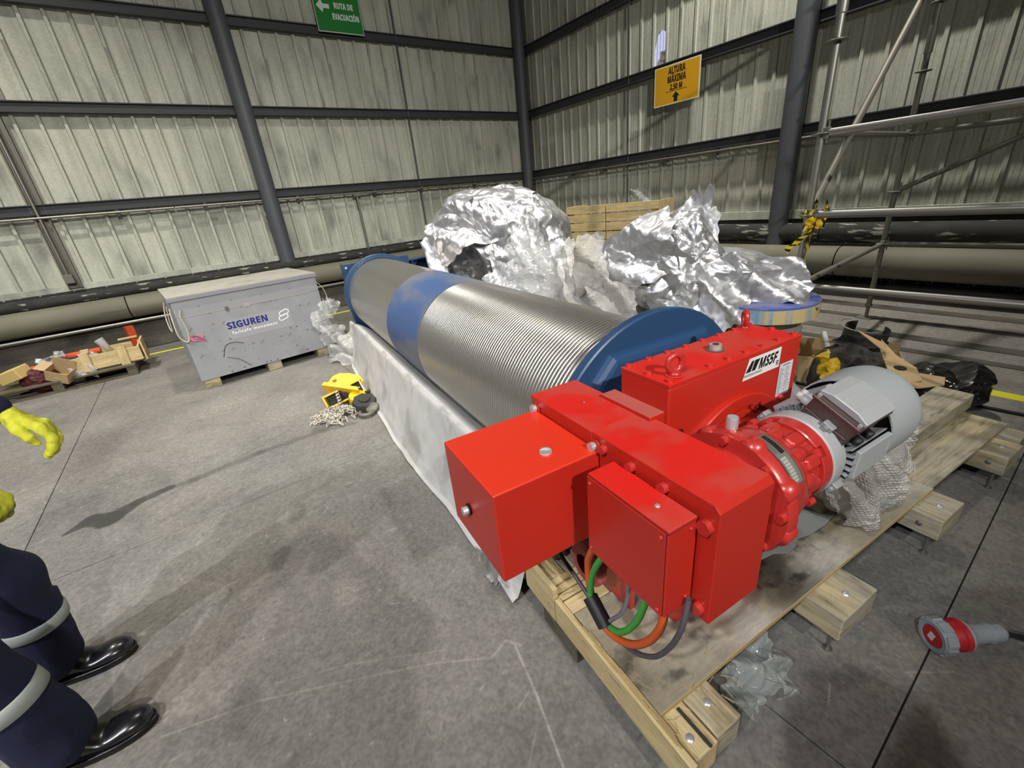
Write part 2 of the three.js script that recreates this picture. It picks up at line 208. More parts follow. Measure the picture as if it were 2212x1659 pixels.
// crumpling: many-sided pyramids round scattered seeds give flat facets with sharp creases
const POOL = (() => { const r = rng(404); return Array.from({ length: 256 }, () => { const v = V(r() - 0.5, r() - 0.5, r() - 0.5).normalize(); return [v.x, v.y, v.z]; }); })();
const hash3 = (i, j, k, s) => { let h = Math.imul(i, 374761393) ^ Math.imul(j, 668265263) ^ Math.imul(k, 2147483629) ^ Math.imul(s, 974634777); h = Math.imul(h ^ (h >>> 13), 1274126177); h = Math.imul(h ^ (h >>> 15), 2246822519); return (h ^ (h >>> 16)) >>> 0; };
function facets(x, y, z, s) {
  const i0 = Math.floor(x), j0 = Math.floor(y), k0 = Math.floor(z); let best = 9;
  for (let i = i0 - 1; i <= i0 + 1; i++) for (let j = j0 - 1; j <= j0 + 1; j++) for (let k = k0 - 1; k <= k0 + 1; k++) {
    const h = hash3(i, j, k, s), dx = x - i - (h & 1023) / 1023, dy = y - j - ((h >>> 10) & 1023) / 1023, dz = z - k - ((h >>> 20) & 1023) / 1023;
    let m = 0; for (let q = 0; q < 4; q++) { const v = POOL[(h + q * 61 + (h >>> 7) * (q + 1)) & 255], d = Math.abs(v[0] * dx + v[1] * dy + v[2] * dz); if (d > m) m = d; if (m > best) break; }
    if (m < best) best = m;
  }
  return best;
}
function crumple(seed, f, oct = 3, lac = 2.3, gain = 0.4) { return (p) => { let s = 0, a = 1, q = f; for (let o = 0; o < oct; o++) { s += (0.42 - facets(p.x * q + seed * 1.7, p.y * q + seed * 0.9, p.z * q - seed, seed + o)) * a * (o === 1 ? 2 : -2.4); a *= gain; q *= lac; } return s; }; }
// a crumpled heap: its outline seen across direction a, swelling to a real depth in front and behind
function heap(C, a, outline, depth, opt = {}) {
  const { amp = 0.05, f = 3, seed = 1, nu = 200, nv = 90, back = depth, power = 0.75, foldY = 0, uvs = 1, oct = 3, edge = 0.3, crease = 0.45, dents = [] } = opt;
  const A = V(a[0], 0, a[2]).normalize(), B = V(-A.z, 0, A.x), pts = outline.map(([x, y]) => [Math.atan2(y, x), Math.hypot(x, y)]).sort((p, q) => p[0] - q[0]);
  const rad = (t) => { t = ((t + Math.PI) % (2 * Math.PI) + 2 * Math.PI) % (2 * Math.PI) - Math.PI; let i = pts.findIndex((q) => q[0] > t); if (i < 0) i = 0; const q = pts[i], p = pts[(i + pts.length - 1) % pts.length]; let d = q[0] - p[0], e = t - p[0]; if (d <= 0) d += 2 * Math.PI; if (e < 0) e += 2 * Math.PI; const k = e / d; return lerp(p[1], q[1], k * k * (3 - 2 * k) * 0.5 + k * 0.5); };
  const cr = crumple(seed, f, oct), pos = [], uv = [], idx = [], P = V(), N = V();
  for (let j = 0; j <= nv; j++) for (let i = 0; i <= nu; i++) {
    const t = i / nu * Math.PI * 2, s = (j / nv - 0.5) * Math.PI, c = Math.pow(Math.cos(s), power), r = rad(t) * c, q = Math.sin(s), dd = q > 0 ? depth : back;
    P.set(C[0], C[1], C[2]).addScaledVector(A, r * Math.cos(t)); P.y += r * Math.sin(t); P.addScaledVector(B, -q * dd);
    N.set(0, 0, 0).addScaledVector(A, Math.cos(t) * c).addScaledVector(B, -q); N.y += Math.sin(t) * c; N.normalize();
    const k = i === nu ? 0 : i; let h = cr(P) * amp; if (foldY) h += foldY * Math.sin(t * 9 + Math.sin(P.y * 4 + seed) * 2) * c; h *= edge + (1 - edge) * Math.abs(q); P.addScaledVector(N, h); for (const [dx, dy, dr, dp] of dents) { const lx = (P.x - C[0]) * A.x + (P.z - C[2]) * A.z - dx, ly = P.y - C[1] - dy, e = 1 - smooth(dr * 0.72, dr, Math.hypot(lx, ly * 0.8)); if (q < 0) P.addScaledVector(B, -dp * e); } if (P.y < 0.006) P.y = 0.006;
    pos.push(P.x, P.y, P.z); uv.push(t * 0.5 * uvs, s * 0.5 * uvs);
    if (i < nu && j < nv) { const o = j * (nu + 1) + i; idx.push(o, o + 1, o + nu + 2, o, o + nu + 2, o + nu + 1); }
  }
  const g = new THREE.BufferGeometry(); g.setAttribute('position', new THREE.Float32BufferAttribute(pos, 3)); g.setAttribute('uv', new THREE.Float32BufferAttribute(uv, 2)); g.setIndex(idx); return toCreasedNormals(g, crease);
}
// a loose crumpled sheet: spans U and V from its centre, with a ragged rim and a curl; f.bend lifts it along N
function flap(C, U, Vv, o = {}) {
  const { amp = 0.03, f = 5, seed = 1, nu = 70, nv = 60, curl = 0.1, rag = 0.25, bend = 0, oct = 3, crease = 0.5, uvs = 1 } = o, u = V(...U), v = V(...Vv), N = u.clone().cross(v).normalize(), cr = crumple(seed, f, oct), c0 = V(...C), pos = [], uv = [], ix = [], lu = u.length(), lv = v.length(), r = rng(seed), ph = [r() * 6, r() * 6, r() * 6, r() * 6];
  const rim = (t) => 1 - rag * (0.5 + 0.25 * Math.sin(t * 3 + ph[0]) + 0.15 * Math.sin(t * 7 + ph[1]) + 0.1 * Math.sin(t * 17 + ph[2]));
  for (let j = 0; j <= nv; j++) for (let i = 0; i <= nu; i++) { let a = i / nu * 2 - 1, b = j / nv * 2 - 1; const m = Math.max(Math.abs(a), Math.abs(b)), k = rim(Math.atan2(b, a)); a *= lerp(1, k, m); b *= lerp(1, k, m); const p = c0.clone().addScaledVector(u, a).addScaledVector(v, b); const h = cr(p) * amp + curl * (a * a * lu + b * b * lv) + bend * (b * b * b) * lv + amp * 1.2 * Math.sin(a * 4 + b * 3 + ph[3]); p.addScaledVector(N, h); if (p.y < 0.006) p.y = 0.006; pos.push(p.x, p.y, p.z); uv.push(a * lu * uvs, b * lv * uvs); if (i < nu && j < nv) { const q = j * (nu + 1) + i; ix.push(q, q + 1, q + nu + 2, q, q + nu + 2, q + nu + 1); } }
  const g = new THREE.BufferGeometry(); g.setAttribute('position', new THREE.Float32BufferAttribute(pos, 3)); g.setAttribute('uv', new THREE.Float32BufferAttribute(uv, 2)); g.setIndex(ix); return toCreasedNormals(g, crease);
}
// a smooth skin round tapered bones: bones are [a, b, ra, rb]
function skin(bones, C, half, res, k = 0.03, warp) {
  const mc = new MarchingCubes(res, M.navy, false, false, 400000); mc.isolation = 0;
  const B = bones.map(([a, b, ra, rb]) => { const d = [b[0] - a[0], b[1] - a[1], b[2] - a[2]]; return [a, d, d[0] * d[0] + d[1] * d[1] + d[2] * d[2] + 1e-9, ra, rb, Math.max(ra, rb)]; }), h2 = res / 2;
  for (let z = 0; z < res; z++) for (let y = 0; y < res; y++) for (let x = 0; x < res; x++) {
    const X = C[0] + (x - h2) / h2 * half, Y = C[1] + (y - h2) / h2 * half, Z = C[2] + (z - h2) / h2 * half; let d = 1e3;
    for (const [a, v, L, ra, rb] of B) { const px = X - a[0], py = Y - a[1], pz = Z - a[2]; let t = (px * v[0] + py * v[1] + pz * v[2]) / L; t = t < 0 ? 0 : t > 1 ? 1 : t; const qx = px - v[0] * t, qy = py - v[1] * t, qz = pz - v[2] * t; const e = Math.sqrt(qx * qx + qy * qy + qz * qz) - ra - (rb - ra) * t; if (e - d > k) continue; if (d - e > k) { d = e; continue; } const m = Math.max(k - Math.abs(d - e), 0) / k; d = Math.min(d, e) - m * m * k * 0.25; }
    if (warp && Math.abs(d) < 0.1) d += warp(X, Y, Z);
    mc.field[x + y * res + z * res * res] = -d;
  }
  mc.update(); const n = mc.count, g = new THREE.BufferGeometry(), P = new Float32Array(n * 3);
  for (let i = 0; i < n * 3; i += 3) { P[i] = C[0] + mc.positionArray[i] * half; P[i + 1] = C[1] + mc.positionArray[i + 1] * half; P[i + 2] = C[2] + mc.positionArray[i + 2] * half; }
  g.setAttribute('position', new THREE.BufferAttribute(P, 3)); const w = mergeVertices(g, 1e-4); w.computeVertexNormals(); return w;
}
// ------------------------------------------------------------------ the hall
const inHall = (g) => g.applyMatrix4(WF);
const hallPoint = (x, y, z) => V(x, y, z).applyMatrix4(WF).toArray();
{
  const floor = structure('floor');
  add('subfloor', box(HALL.left - 0.3, HALL.right + 0.3, -0.35, -0.012, HALL.back - 0.3, HALL.front + 0.3, 0), M.joint, floor, true);
  const xs = [-9, -6.0, -3.63, -1.27, 1.075, 3.42, 5.76, 7.3], zs = [-9.05, -8.5, -5.7, -2.865, -0.034, 2.8, 5.6, 7.05];
  for (let i = 0; i + 1 < xs.length; i++) for (let j = 0; j + 1 < zs.length; j++) {
    const g = new RoundedBoxGeometry(xs[i + 1] - xs[i] - 0.0042, 0.02, zs[j + 1] - zs[j] - 0.0042, 1, 0.003).translate((xs[i] + xs[i + 1]) / 2, -0.01, (zs[j] + zs[j + 1]) / 2);
    const p = g.attributes.position, uv = g.attributes.uv; for (let k = 0; k < p.count; k++) uv.setXY(k, (p.getX(k) - FLOOR0[0]) / FLOORS, (p.getZ(k) - FLOOR0[1]) / FLOORS);
    add('floor_slab', g, M.floor, floor, true);
  }
  // ribbed cladding: every sheet is a plate with four ribs
  const Y0 = 0.97, Y1 = 9.4;
  function sheet(hole, fine) {
    const w = 0.992, shape = [[-w / 2, Y0], [w / 2, Y0], [w / 2, Y1], [-w / 2, Y1]];
    const plate = extrude(shape, hole ? 0.008 : 0.05, 0, hole ? [hole] : []).translate(0, 0, hole ? -0.008 : -0.05), list = [boxUV(plate, R0() * 4, R0() * 4, 'x')];
    for (let k = 0; k < 4; k++) { const u = -0.5 + k * 0.25; const rib = new THREE.ExtrudeGeometry(new THREE.Shape([[u - 0.028, 0], [u + 0.028, 0], [u + 0.018, fine ? 0.02 : 0.042], [u - 0.018, fine ? 0.02 : 0.042]].map((q) => new THREE.Vector2(...q))), { depth: Y1 - Y0, bevelEnabled: false }).rotateX(-Math.PI / 2).scale(1, 1, -1).translate(0, Y0, 0); const ix = rib.index; if (ix) rib.index.array.reverse(); else { const p = rib.attributes.position.array; for (let i = 0; i < p.length; i += 9) for (let q = 0; q < 3; q++) { const t = p[i + q]; p[i + q] = p[i + 6 + q]; p[i + 6 + q] = t; } rib.computeVertexNormals(); } list.push(boxUV(rib, k * 0.7, 0, 'x')); 
      if (fine) for (const s of [0.07, 0.125, 0.18]) list.push(box(u + s - 0.006, u + s + 0.006, Y0, Y1, -0.001, 0.0022, 0)); }
    return merge(list);
  }
  const variants = [sheet(), sheet(), sheet(), sheet()], ribbed = [sheet(null, true), sheet(null, true), sheet(null, true), sheet(null, true)];
  const back = structure('wall_back'), right = structure('wall_right');
  const G = [2.06, 3.27, 4.44, 5.62, 6.8, 8.0];
  let n = 0;
  for (let x = HALL.left + 0.5; x < HALL.right + 0.4; x += 1) put('cladding_sheet', variants[n++ % 4], M.sheet, back, mat4([x, 0, HALL.back]), true);
  const torn = [[-0.02, 3.3], [0.04, 3.33], [0.08, 3.44], [0.17, 3.5], [0.215, 3.58], [0.2, 3.7], [0.215, 3.78], [0.14, 3.83], [0.05, 3.77], [0.03, 3.66], [-0.02, 3.5]].map(([u, y]) => [u + 0.015, y]);
  for (let z = HALL.back + 0.5; z < HALL.front + 0.4; z += 1) {
    const holed = Math.abs(z + 5.5) < 0.1;
    // the sheet's own axis runs towards -z on this wall
    put('cladding_sheet', holed ? sheet(torn, true) : ribbed[n++ % 4], M.sheet, right, mat4([HALL.right, 0, z], 0, -Math.PI / 2, 0).multiply(new THREE.Matrix4().makeScale(1, 1, 1)), true);
  }
  { // the torn flap that curls into the hall
    const pts = [], f = new THREE.PlaneGeometry(0.09, 0.12, 8, 8), p = f.attributes.position;
    for (let i = 0; i < p.count; i++) { const u = p.getX(i) + 0.045, v = p.getY(i) + 0.06; const k = clamp((u + v * 0.6) * 4); p.setXYZ(i, u * (0.4 + 0.6 * (1 - v * 3)), v - 0.02, k * k * 0.05 + 0.004); }
    f.computeVertexNormals(); add('torn_flap', f.applyMatrix4(mat4([HALL.right - 0.002, 3.44, -5.36], 0, -Math.PI / 2, 0)), std({ map: T.sheetMetal, roughness: 0.6, side: THREE.DoubleSide }), right, true);
  }
  // girts, columns, flashing, sag rods and lower parts of both walls
  for (const y of G) { add('girt', merge([box(HALL.left, 7.1, y - 0.065, y + 0.065, -8.97, -8.9, 0.006), box(HALL.left, 7.1, y + 0.05, y + 0.066, -8.9, -8.86, 0.003), box(HALL.left, 7.1, y - 0.066, y - 0.05, -8.9, -8.86, 0.003)]), M.girt, back, true);
    add('girt', merge([box(7.135, 7.205, y - 0.065, y + 0.065, -8.9, HALL.front, 0.006), box(7.095, 7.135, y + 0.05, y + 0.066, -8.9, HALL.front, 0.003), box(7.095, 7.135, y - 0.066, y - 0.05, -8.9, HALL.front, 0.003)]), M.girt, right, true); }
  const col = (x, z, w) => add('steel_column', merge([lathe([[0.125, 0.02], [0.125, 9.3]], 28, 'y', [x, 0, z]), box(x - 0.2, x + 0.2, 0, 0.03, z - 0.2, z + 0.2, 0.005)]), M.steelwork, w, true);
  col(1.43, -8.74, back); col(-4.4, -8.74, back); col(7.05, -8.82, back); col(7.0, -3.08, right); col(7.0, 2.8, right);
  for (let x = HALL.left + 1.5; x < 7.2; x += 3) add('flashing', box(x - 1.495, Math.min(x + 1.495, 7.15), 0.95, 1.05, -8.985, -8.955, 0.004), M.flashing, back, true);
  for (let z = HALL.back + 1.5; z < HALL.front; z += 3) add('flashing', box(7.19, 7.22, 0.93, 1.05, z - 1.495, z + 1.495, 0.004), M.flashing, right, true);
  for (const x of [4.28]) add('sag_rod', rod([x, 1.05, -8.9], [x, 9.2, -8.9], 0.014, 8), M.steelwork, back, true);
  for (const z of [-5.93]) add('sag_rod', rod([7.13, 1.05, z], [7.13, 9.2, z], 0.014, 8), M.steelwork, right, true);
  for (const x of [-2.2, -0.6, 0.5, 1.9, 3.3, 4.3, 5.6]) add('girt_clip', box(x - 0.025, x + 0.025, 1.9, 2.0, -8.94, -8.87, 0.003), M.steelwork, back, true);
  for (const z of [-7.4, -6.5, -5.1, -4.2]) add('girt_clip', box(7.11, 7.18, 1.9, 2.0, z - 0.025, z + 0.025, 0.003), M.steelwork, right, true);
  add('gutter_channel', merge([box(-1.5, -1.34, 1.0, 9.2, -8.955, -8.93, 0.004), box(-1.5, -1.48, 1.0, 9.2, -8.93, -8.9, 0.003), box(-1.36, -1.34, 1.0, 9.2, -8.93, -8.9, 0.003)]), M.galvDull, back, true);
  add('kerb', box(HALL.left, HALL.right, 0, 0.42, -9.1, -8.62, 0.02), M.concrete, back, true);
  add('low_wall', box(HALL.left, HALL.right, 0.4, 0.97, -9.12, -8.94, 0.01), M.sooty, back, true);
  add('low_wall', box(HALL.right - 0.02, HALL.right + 0.14, 0, 0.97, -9, HALL.front, 0.01), M.sooty, right, true);
  add('kerb', box(6.95, HALL.right, 0, 0.13, -8.6, HALL.front, 0.02), M.concrete, right, true);
  const wl = structure('wall_left'), wf = structure('wall_front'), ce = structure('ceiling');
  add('wall_panel', box(HALL.left - 0.2, HALL.left, 0, HALL.top, HALL.back - 0.2, HALL.front + 0.2, 0), M.shell, wl, true);
  add('wall_panel', box(HALL.left, HALL.right + 0.2, 0, HALL.top, HALL.front, HALL.front + 0.2, 0), M.shell, wf, true);
  add('roof_panel', box(HALL.left - 0.2, HALL.right + 0.2, HALL.top - 0.05, HALL.top + 0.15, HALL.back - 0.2, HALL.front + 0.2, 0), M.shell, ce, true);
  for (let z = -7.5; z < 7; z += 3) add('roof_beam', box(HALL.left, HALL.right, HALL.top - 0.4, HALL.top - 0.06, z - 0.09, z + 0.09, 0.01), M.steelwork, ce, true);

  // pipes along the foot of both walls
  const run = (name, label, m, r, y, at, dir, a, b, step, cat = 'pipe') => { const t = thing(name, label, cat, [0, 0, 0], PHI); for (let s = a; s < b - 0.01; s += step) { const e = Math.min(s + step, b), L = e - s - 0.012, g = lathe([[r * 0.97, 0], [r, 0.012], [r, L - 0.012], [r * 0.97, L]], 32, dir, dir === 'x' ? [s, y, at] : [at, y, s]); const p = g.attributes.position, u = g.attributes.uv; for (let k = 0; k < u.count; k++) u.setXY(k, u.getX(k) * r * 6.3, u.getY(k) * L); add('pipe_section', g, m, t, true); } return t; };
  run('insulated_pipe', 'thick grey lagged pipe running along the foot of the left wall behind the crate', M.pipeWrap, 0.165, 0.655, -8.6, 'x', -8.9, 6.7, 2.0);
  run('insulated_pipe', 'thick grey lagged pipe running along the foot of the right wall behind the scaffold', M.pipeWrap, 0.185, 0.43, 6.86, 'z', -8.2, 6.8, 2.0);
  run('black_pipe', 'soot-covered black pipe with white scuffs under the left wall sheets', M.sooty, 0.07, 0.885, -8.66, 'x', -8.9, 6.9, 3.0);
  run('black_pipe', 'soot-covered black pipe with white scuffs under the right wall sheets', M.sooty, 0.125, 0.765, 7.02, 'z', -8.5, 6.8, 3.0);
  run('rail_pipe', 'thin pale pipe running on top of the kerb at the left wall', M.galv, 0.024, 0.447, -8.52, 'x', -8.9, 6.0, 3.0);
  run('conduit', 'thin bright conduit hung under the lowest girt of the left wall', M.galv, 0.017, 1.955, -8.83, 'x', -8.9, 6.8, 3.0, 'conduit');
  run('conduit', 'thin conduit hung under the lowest girt of the right wall', M.galvDull, 0.017, 1.955, 7.06, 'z', -8.7, 3, 3.0, 'conduit');
  { const t = thing('conduit', 'vertical conduit dropping down the far left of the left wall to a small box', 'conduit', hallPoint(-1.43, 1.0, -8.84), PHI); add('pipe', rod([0, 0.2, 0], [0, 6, 0], 0.02), M.galv, t, true); add('junction_box', box(-0.05, 0.05, 0.08, 0.2, -0.05, 0.04, 0.006), M.galvDull, t, true); }
  { const t = thing('conduit', 'short vertical conduit with a round cap left of the silver wrapped heap', 'conduit', hallPoint(2.93, 0.95, -8.84), PHI); add('pipe', rod([0, 0, 0], [0, 1.0, 0], 0.02), M.galv, t, true); add('junction_box', box(-0.07, 0.07, 0.95, 1.02, -0.05, 0.04, 0.006), M.galvDull, t, true); }

  // signs
  const green = canvasTex(768, 560, (c, w, h) => { c.fillStyle = '#c8cfc8'; c.fillRect(0, 0, w, h); c.fillStyle = '#0a7a2c'; c.fillRect(8, 0, w - 16, h - 12); c.fillStyle = '#dfe4e2'; c.beginPath(); c.moveTo(40, 210); c.lineTo(130, 120); c.lineTo(150, 180); c.lineTo(250, 180); c.lineTo(250, 240); c.lineTo(150, 240); c.lineTo(130, 300); c.closePath(); c.fill(); c.textAlign = 'center'; c.save(); c.translate(490, 225); c.scale(0.74, 1); c.font = 'bold 108px sans-serif'; c.lineWidth = 6; c.strokeStyle = '#dfe4e2'; c.strokeText('RUTA DE', 0, 0); c.fillText('RUTA DE', 0, 0); c.restore(); c.save(); c.translate(500, 375); c.scale(0.66, 1); c.font = 'bold 108px sans-serif'; c.lineWidth = 6; c.strokeStyle = '#dfe4e2'; c.strokeText('EVACUACIÓN', 0, 0); c.fillText('EVACUACIÓN', 0, 0); c.restore(); });
  const yellow = canvasTex(768, 520, (c, w, h) => { c.fillStyle = '#d9d2b0'; c.fillRect(0, 0, w, h); c.fillStyle = '#cf9a18'; c.fillRect(16, 14, w - 32, h - 28); c.fillStyle = '#1a1610'; c.textAlign = 'center'; const line = (s, y, sx, px) => { c.save(); c.translate(384, y); c.scale(sx, 1); c.font = `bold ${px}px sans-serif`; c.lineWidth = 7; c.strokeStyle = '#1a1610'; c.strokeText(s, 0, 0); c.fillText(s, 0, 0); c.restore(); }; line('ALTURA', 122, 0.62, 122); line('MÁXIMA', 234, 0.62, 122); line('2,50 M', 330, 0.7, 98); c.fillRect(200, 344, 370, 8); c.beginPath(); c.moveTo(384, 364); c.lineTo(450, 428); c.lineTo(416, 428); c.lineTo(416, 494); c.lineTo(352, 494); c.lineTo(352, 428); c.lineTo(318, 428); c.closePath(); c.fill(); });
  const sign = (name, label, t, w, h, pos, turn) => { const o = thing(name, label, 'sign', pos, turn); add('sign_plate', box(-w / 2, w / 2, -h / 2, h / 2, -0.008, 0, 0.002), M.white, o, true); const f = new THREE.PlaneGeometry(w - 0.004, h - 0.004).translate(0, 0, 0.0015); add('printed_face', f, printed(t), o, true); };
  sign('wall_sign', 'green evacuation route sign with a white arrow high on the left wall', green, 0.77, 0.56, hallPoint(3.28, 4.69, -8.83), PHI);
  sign('wall_sign', 'yellow maximum height sign with an upward arrow on the right wall', yellow, 0.82, 0.545, hallPoint(7.07, 3.01, -4.93), PHI - Math.PI / 2);

  // floor markings
  tag(add('floor_line', inHall(box(-4, 2.5, 0.0005, 0.003, -8.13, -8.05, 0)), M.yellowLine), 'thin yellow line painted on the floor between the crate and the left pallet', 'floor line');
  tag(add('floor_line', inHall(box(4.25, 4.36, 0.0005, 0.003, -7.6, 4, 0)), M.yellowLine), 'wide yellow line painted on the floor at the right beyond the skid', 'floor line');
  const cab = (name, label, x, wob) => tag(add(name, inHall(tube(Array.from({ length: 14 }, (_, i) => [x + 0.02 * Math.sin(i * 1.7 + wob), 0.012, -4 + i * 0.5]), 0.011, 90, 6)), M.black), label, 'cable');
  cab('floor_cable', 'thin black cable on the floor right beside the yellow line', 3.98, 0.2); cab('floor_cable', 'thin black cable on the floor close behind the end of the skid', 3.66, 1.4);
  for (const [x, w] of [[4.95, 0.05], [5.35, 0.08], [5.9, 0.06], [6.4, 0.09]]) tag(add('floor_rail', inHall(box(x - w, x + w, 0, 0.006, -7.8, 4, 0.002)), M.concrete), `low dirty concrete strip on the floor, ${x < 5 ? 'nearest the yellow line' : x < 5.5 ? 'second from the yellow line' : x < 6 ? 'third from the yellow line' : 'nearest the right wall kerb'}`, 'floor rail');

  // high-bay lamps
  for (const [x, y, z, cd, colour, ang, where, aim] of LAMPS) {
    const t = thing('high_bay_lamp', `round high-bay lamp with a spun aluminium shade hanging ${where}`, 'lamp', [x, y, z]);
    add('lamp_shade', lathe([[0.06, 0.42], [0.08, 0.36], [0.14, 0.3], [0.25, 0.1], [0.29, 0], [0.285, 0], [0.24, 0.1], [0.12, 0.28]], 32, 'y'), M.alu, t, true);
    add('gear_case', lathe([[0, 0.66], [0.09, 0.66], [0.1, 0.62], [0.1, 0.42], [0, 0.42]], 24, 'y'), M.aluDull, t, true);
    add('suspension_rod', rod([0, 0.66, 0], [0, HALL.top - 0.06 - y, 0], 0.012, 8), M.steelwork, t, true);
    const d = lathe([[0, 0.1], [0.21, 0.1], [0.21, 0.085], [0, 0.085]], 32, 'y'); add('lamp_glass', d, M.lampGlow, t, true);
    const L = new THREE.SpotLight(colour, cd, 0, ang, 0.75, 2); L.position.set(0, 0.06, 0); L.target.position.set(aim[0] - x, aim[1] - y, aim[2] - z); L.castShadow = true; L.shadow.mapSize.set(2048, 2048); L.shadow.radius = 6; L.shadow.bias = -0.0005; t.add(L); t.add(L.target);
  }
}
// ------------------------------------------------------------------ the hoist: drum, gearbox, brake, gear motor
const CX = 1.115, CY = 0.724;
{
  const h = thing('rope_hoist', 'large hoist machine with grooved steel rope drum, blue flanges and bright red gear housings', 'hoist', [CX, 0.215, -3]);
  // grooved drum: rope grooves turned into the shell
  { const pts = [[0.385, 2.68]]; const z0 = 1.05, pitch = 0.0202, n = 80; pts.length = 0;
    for (let k = n - 1; k >= 0; k--) for (const t of [1, 0.95, 0.88, 0.75, 0.5, 0.25, 0.12, 0.05]) { const w = Math.abs(2 * t - 1), r = 0.401 - 0.0012 * w * w - 0.0045 * Math.pow(w, 7); pts.push([r, -(z0 + (k + t) * pitch)]); }
    pts.push([0.4, -z0]);
    add('rope_drum', lathe(pts, 128, 'z', [CX, CY, 0]), M.drum, h); }
  { const g = lathe([[0.4, -3.43], [0.403, -3.425], [0.403, -2.672], [0.4, -2.667]], 96, 'z', [CX, CY, 0]); const u = g.attributes.uv; for (let i = 0; i < u.count; i++) u.setXY(i, u.getX(i) * 2.5, u.getY(i) * 0.75); add('painted_band', g, M.bandBlue, h, false, 'blue painted band with dust'); }
  { const g = lathe([[0.4, -5.08], [0.4, -3.43]], 96, 'z', [CX, CY, 0]); const u = g.attributes.uv; for (let i = 0; i < u.count; i++) u.setXY(i, u.getX(i) * 2.5, u.getY(i) * 1.0); add('plain_drum_end', g, M.drumPlain, h, false, 'smooth steel drum end'); }
  add('drum_flange', crisp(lathe([[0.0, -1.02], [0.474, -1.02], [0.48, -1.024], [0.48, -1.051], [0.476, -1.055], [0.39, -1.055]], 128, 'z', [CX, CY, 0]), 0.5), M.blue, h);
  add('drum_flange', crisp(lathe([[0.39, -5.07], [0.43, -5.07], [0.434, -5.074], [0.434, -5.105], [0.42, -5.11], [0.42, -5.13], [0.43, -5.135], [0.43, -5.165], [0.42, -5.17], [0, -5.17]], 96, 'z', [CX, CY + 0.015, 0]), 0.5), M.blue, h);
  // eight-sided boss on the near flange with a sloping rim
  { const o = [[-0.30, -0.28], [-0.23, -0.36], [0.23, -0.36], [0.30, -0.28], [0.30, 0.29], [0.225, 0.365], [-0.225, 0.365], [-0.30, 0.29]], g = extrude(o, 0.045, 0, []); 
    const s = new THREE.Shape(o.map((q) => new THREE.Vector2(q[0], q[1]))); const b = new THREE.ExtrudeGeometry(s, { depth: 0.012, bevelEnabled: true, bevelThickness: 0.03, bevelSize: 0.028, bevelOffset: -0.028, bevelSegments: 3 });
    add('flange_boss', tr(b, CX + 0.005, CY + 0.01, -1.03), M.blue, h, false, 'octagonal blue boss with sloping rim'); }
  // blue end plate standing behind the far flange
  add('end_bracket', merge([box(0.745, 1.5, 0.225, 1.1, -5.24, -5.215, 0.004), box(0.745, 0.77, 0.225, 1.1, -5.36, -5.24, 0.004), box(0.9, 1.36, 0.5, 0.97, -5.3, -5.17, 0.01)]), M.blue, h);
  for (const [x, y] of [[0.78, 1.06], [0.78, 0.72]]) bolt('bolt', h, M.zinc, [x, y, -5.21], 0.014, 0.02, 'z');

  // ---- gearbox
  { const [g, m] = topped(box(0.748, 1.287, 0.5, 1.149, -0.807, -0.643, 0.005), M.redTop, M.red); const gb = add('gearbox', g, m, h);
    const [lg, lm] = topped(box(0.7475, 1.2875, 1.149, 1.16, -0.8075, -0.6425, 0.002), M.redTop, M.red); add('lid', lg, lm, gb, false, 'dusty red lid');
    const spots = []; for (let i = 0; i < 8; i++) { spots.push([0.764 + i * 0.0722, -0.794]); if (i !== 1) spots.push([0.764 + i * 0.0722, -0.657]); } spots.push([0.762, -0.724], [1.272, -0.724]);
    for (const [x, z] of spots) bolt('bolt', gb, M.redTop, [x, 1.1625, z], 0.0088, 0.009, 'y', x * 40);
    for (const [x, z, a] of [[0.803, -0.678, -0.17], [1.236, -0.788, 0.8]]) { const ring = new THREE.TorusGeometry(0.021, 0.0078, 14, 30).translate(0, 0.033, 0); const e = merge([ring, lathe([[0, 0.012], [0.012, 0.012], [0.015, 0.008], [0.018, 0], [0, 0]], 20, 'y')]); add('eye_bolt', e.applyMatrix4(mat4([x, 1.16, z], 0, a, 0)), M.redCast, gb); add('washer', lathe([[0, 0.003], [0.022, 0.003], [0.022, 0], [0, 0]], 20, 'y', [x, 1.16, z]), M.redTop, gb); }
    bolt('oil_plug', gb, M.zinc, [1.02, 1.169, -0.727], 0.018, 0.014, 'y', 0.2); add('plug_socket', lathe([[0, 0], [0.009, 0], [0.009, 0.001], [0.0085, 0.001], [0, -0.004]], 6, 'y', [1.02, 1.1765, -0.727]), M.darkGrey, gb); add('washer', lathe([[0, 0.003], [0.024, 0.003], [0.024, 0], [0, 0]], 24, 'y', [1.02, 1.16, -0.727]), M.galvDull, gb);
    // input cover rings on the front face
    add('cover_ring', crisp(lathe([[0, 0.012], [0.19, 0.012], [0.192, 0.004], [0.206, 0.004], [0.208, 0.016], [0.238, 0.016], [0.241, 0.012], [0.241, 0], [0, 0]], 72, 'z', [1.013, 0.812, -0.643]), 0.4), M.red, gb);
    add('inner_ring', crisp(lathe([[0, 0.014], [0.14, 0.014], [0.158, 0.014], [0.16, 0.01], [0.16, 0], [0, 0]], 64, 'z', [1.013, 0.82, -0.632]), 0.4), M.red, gb);
    for (const t of [0.5, 1.25, 2.3, 2.9]) bolt('bolt', gb, M.redCast, [1.013 + 0.2 * Math.cos(t), 0.812 + 0.2 * Math.sin(t), -0.634], 0.011, 0.02, 'z', t);
    for (const [x, y] of [[0.905, 1.0], [1.215, 0.985]]) bolt('bolt', gb, M.redCast, [x, y, -0.638], 0.009, 0.014, 'z');
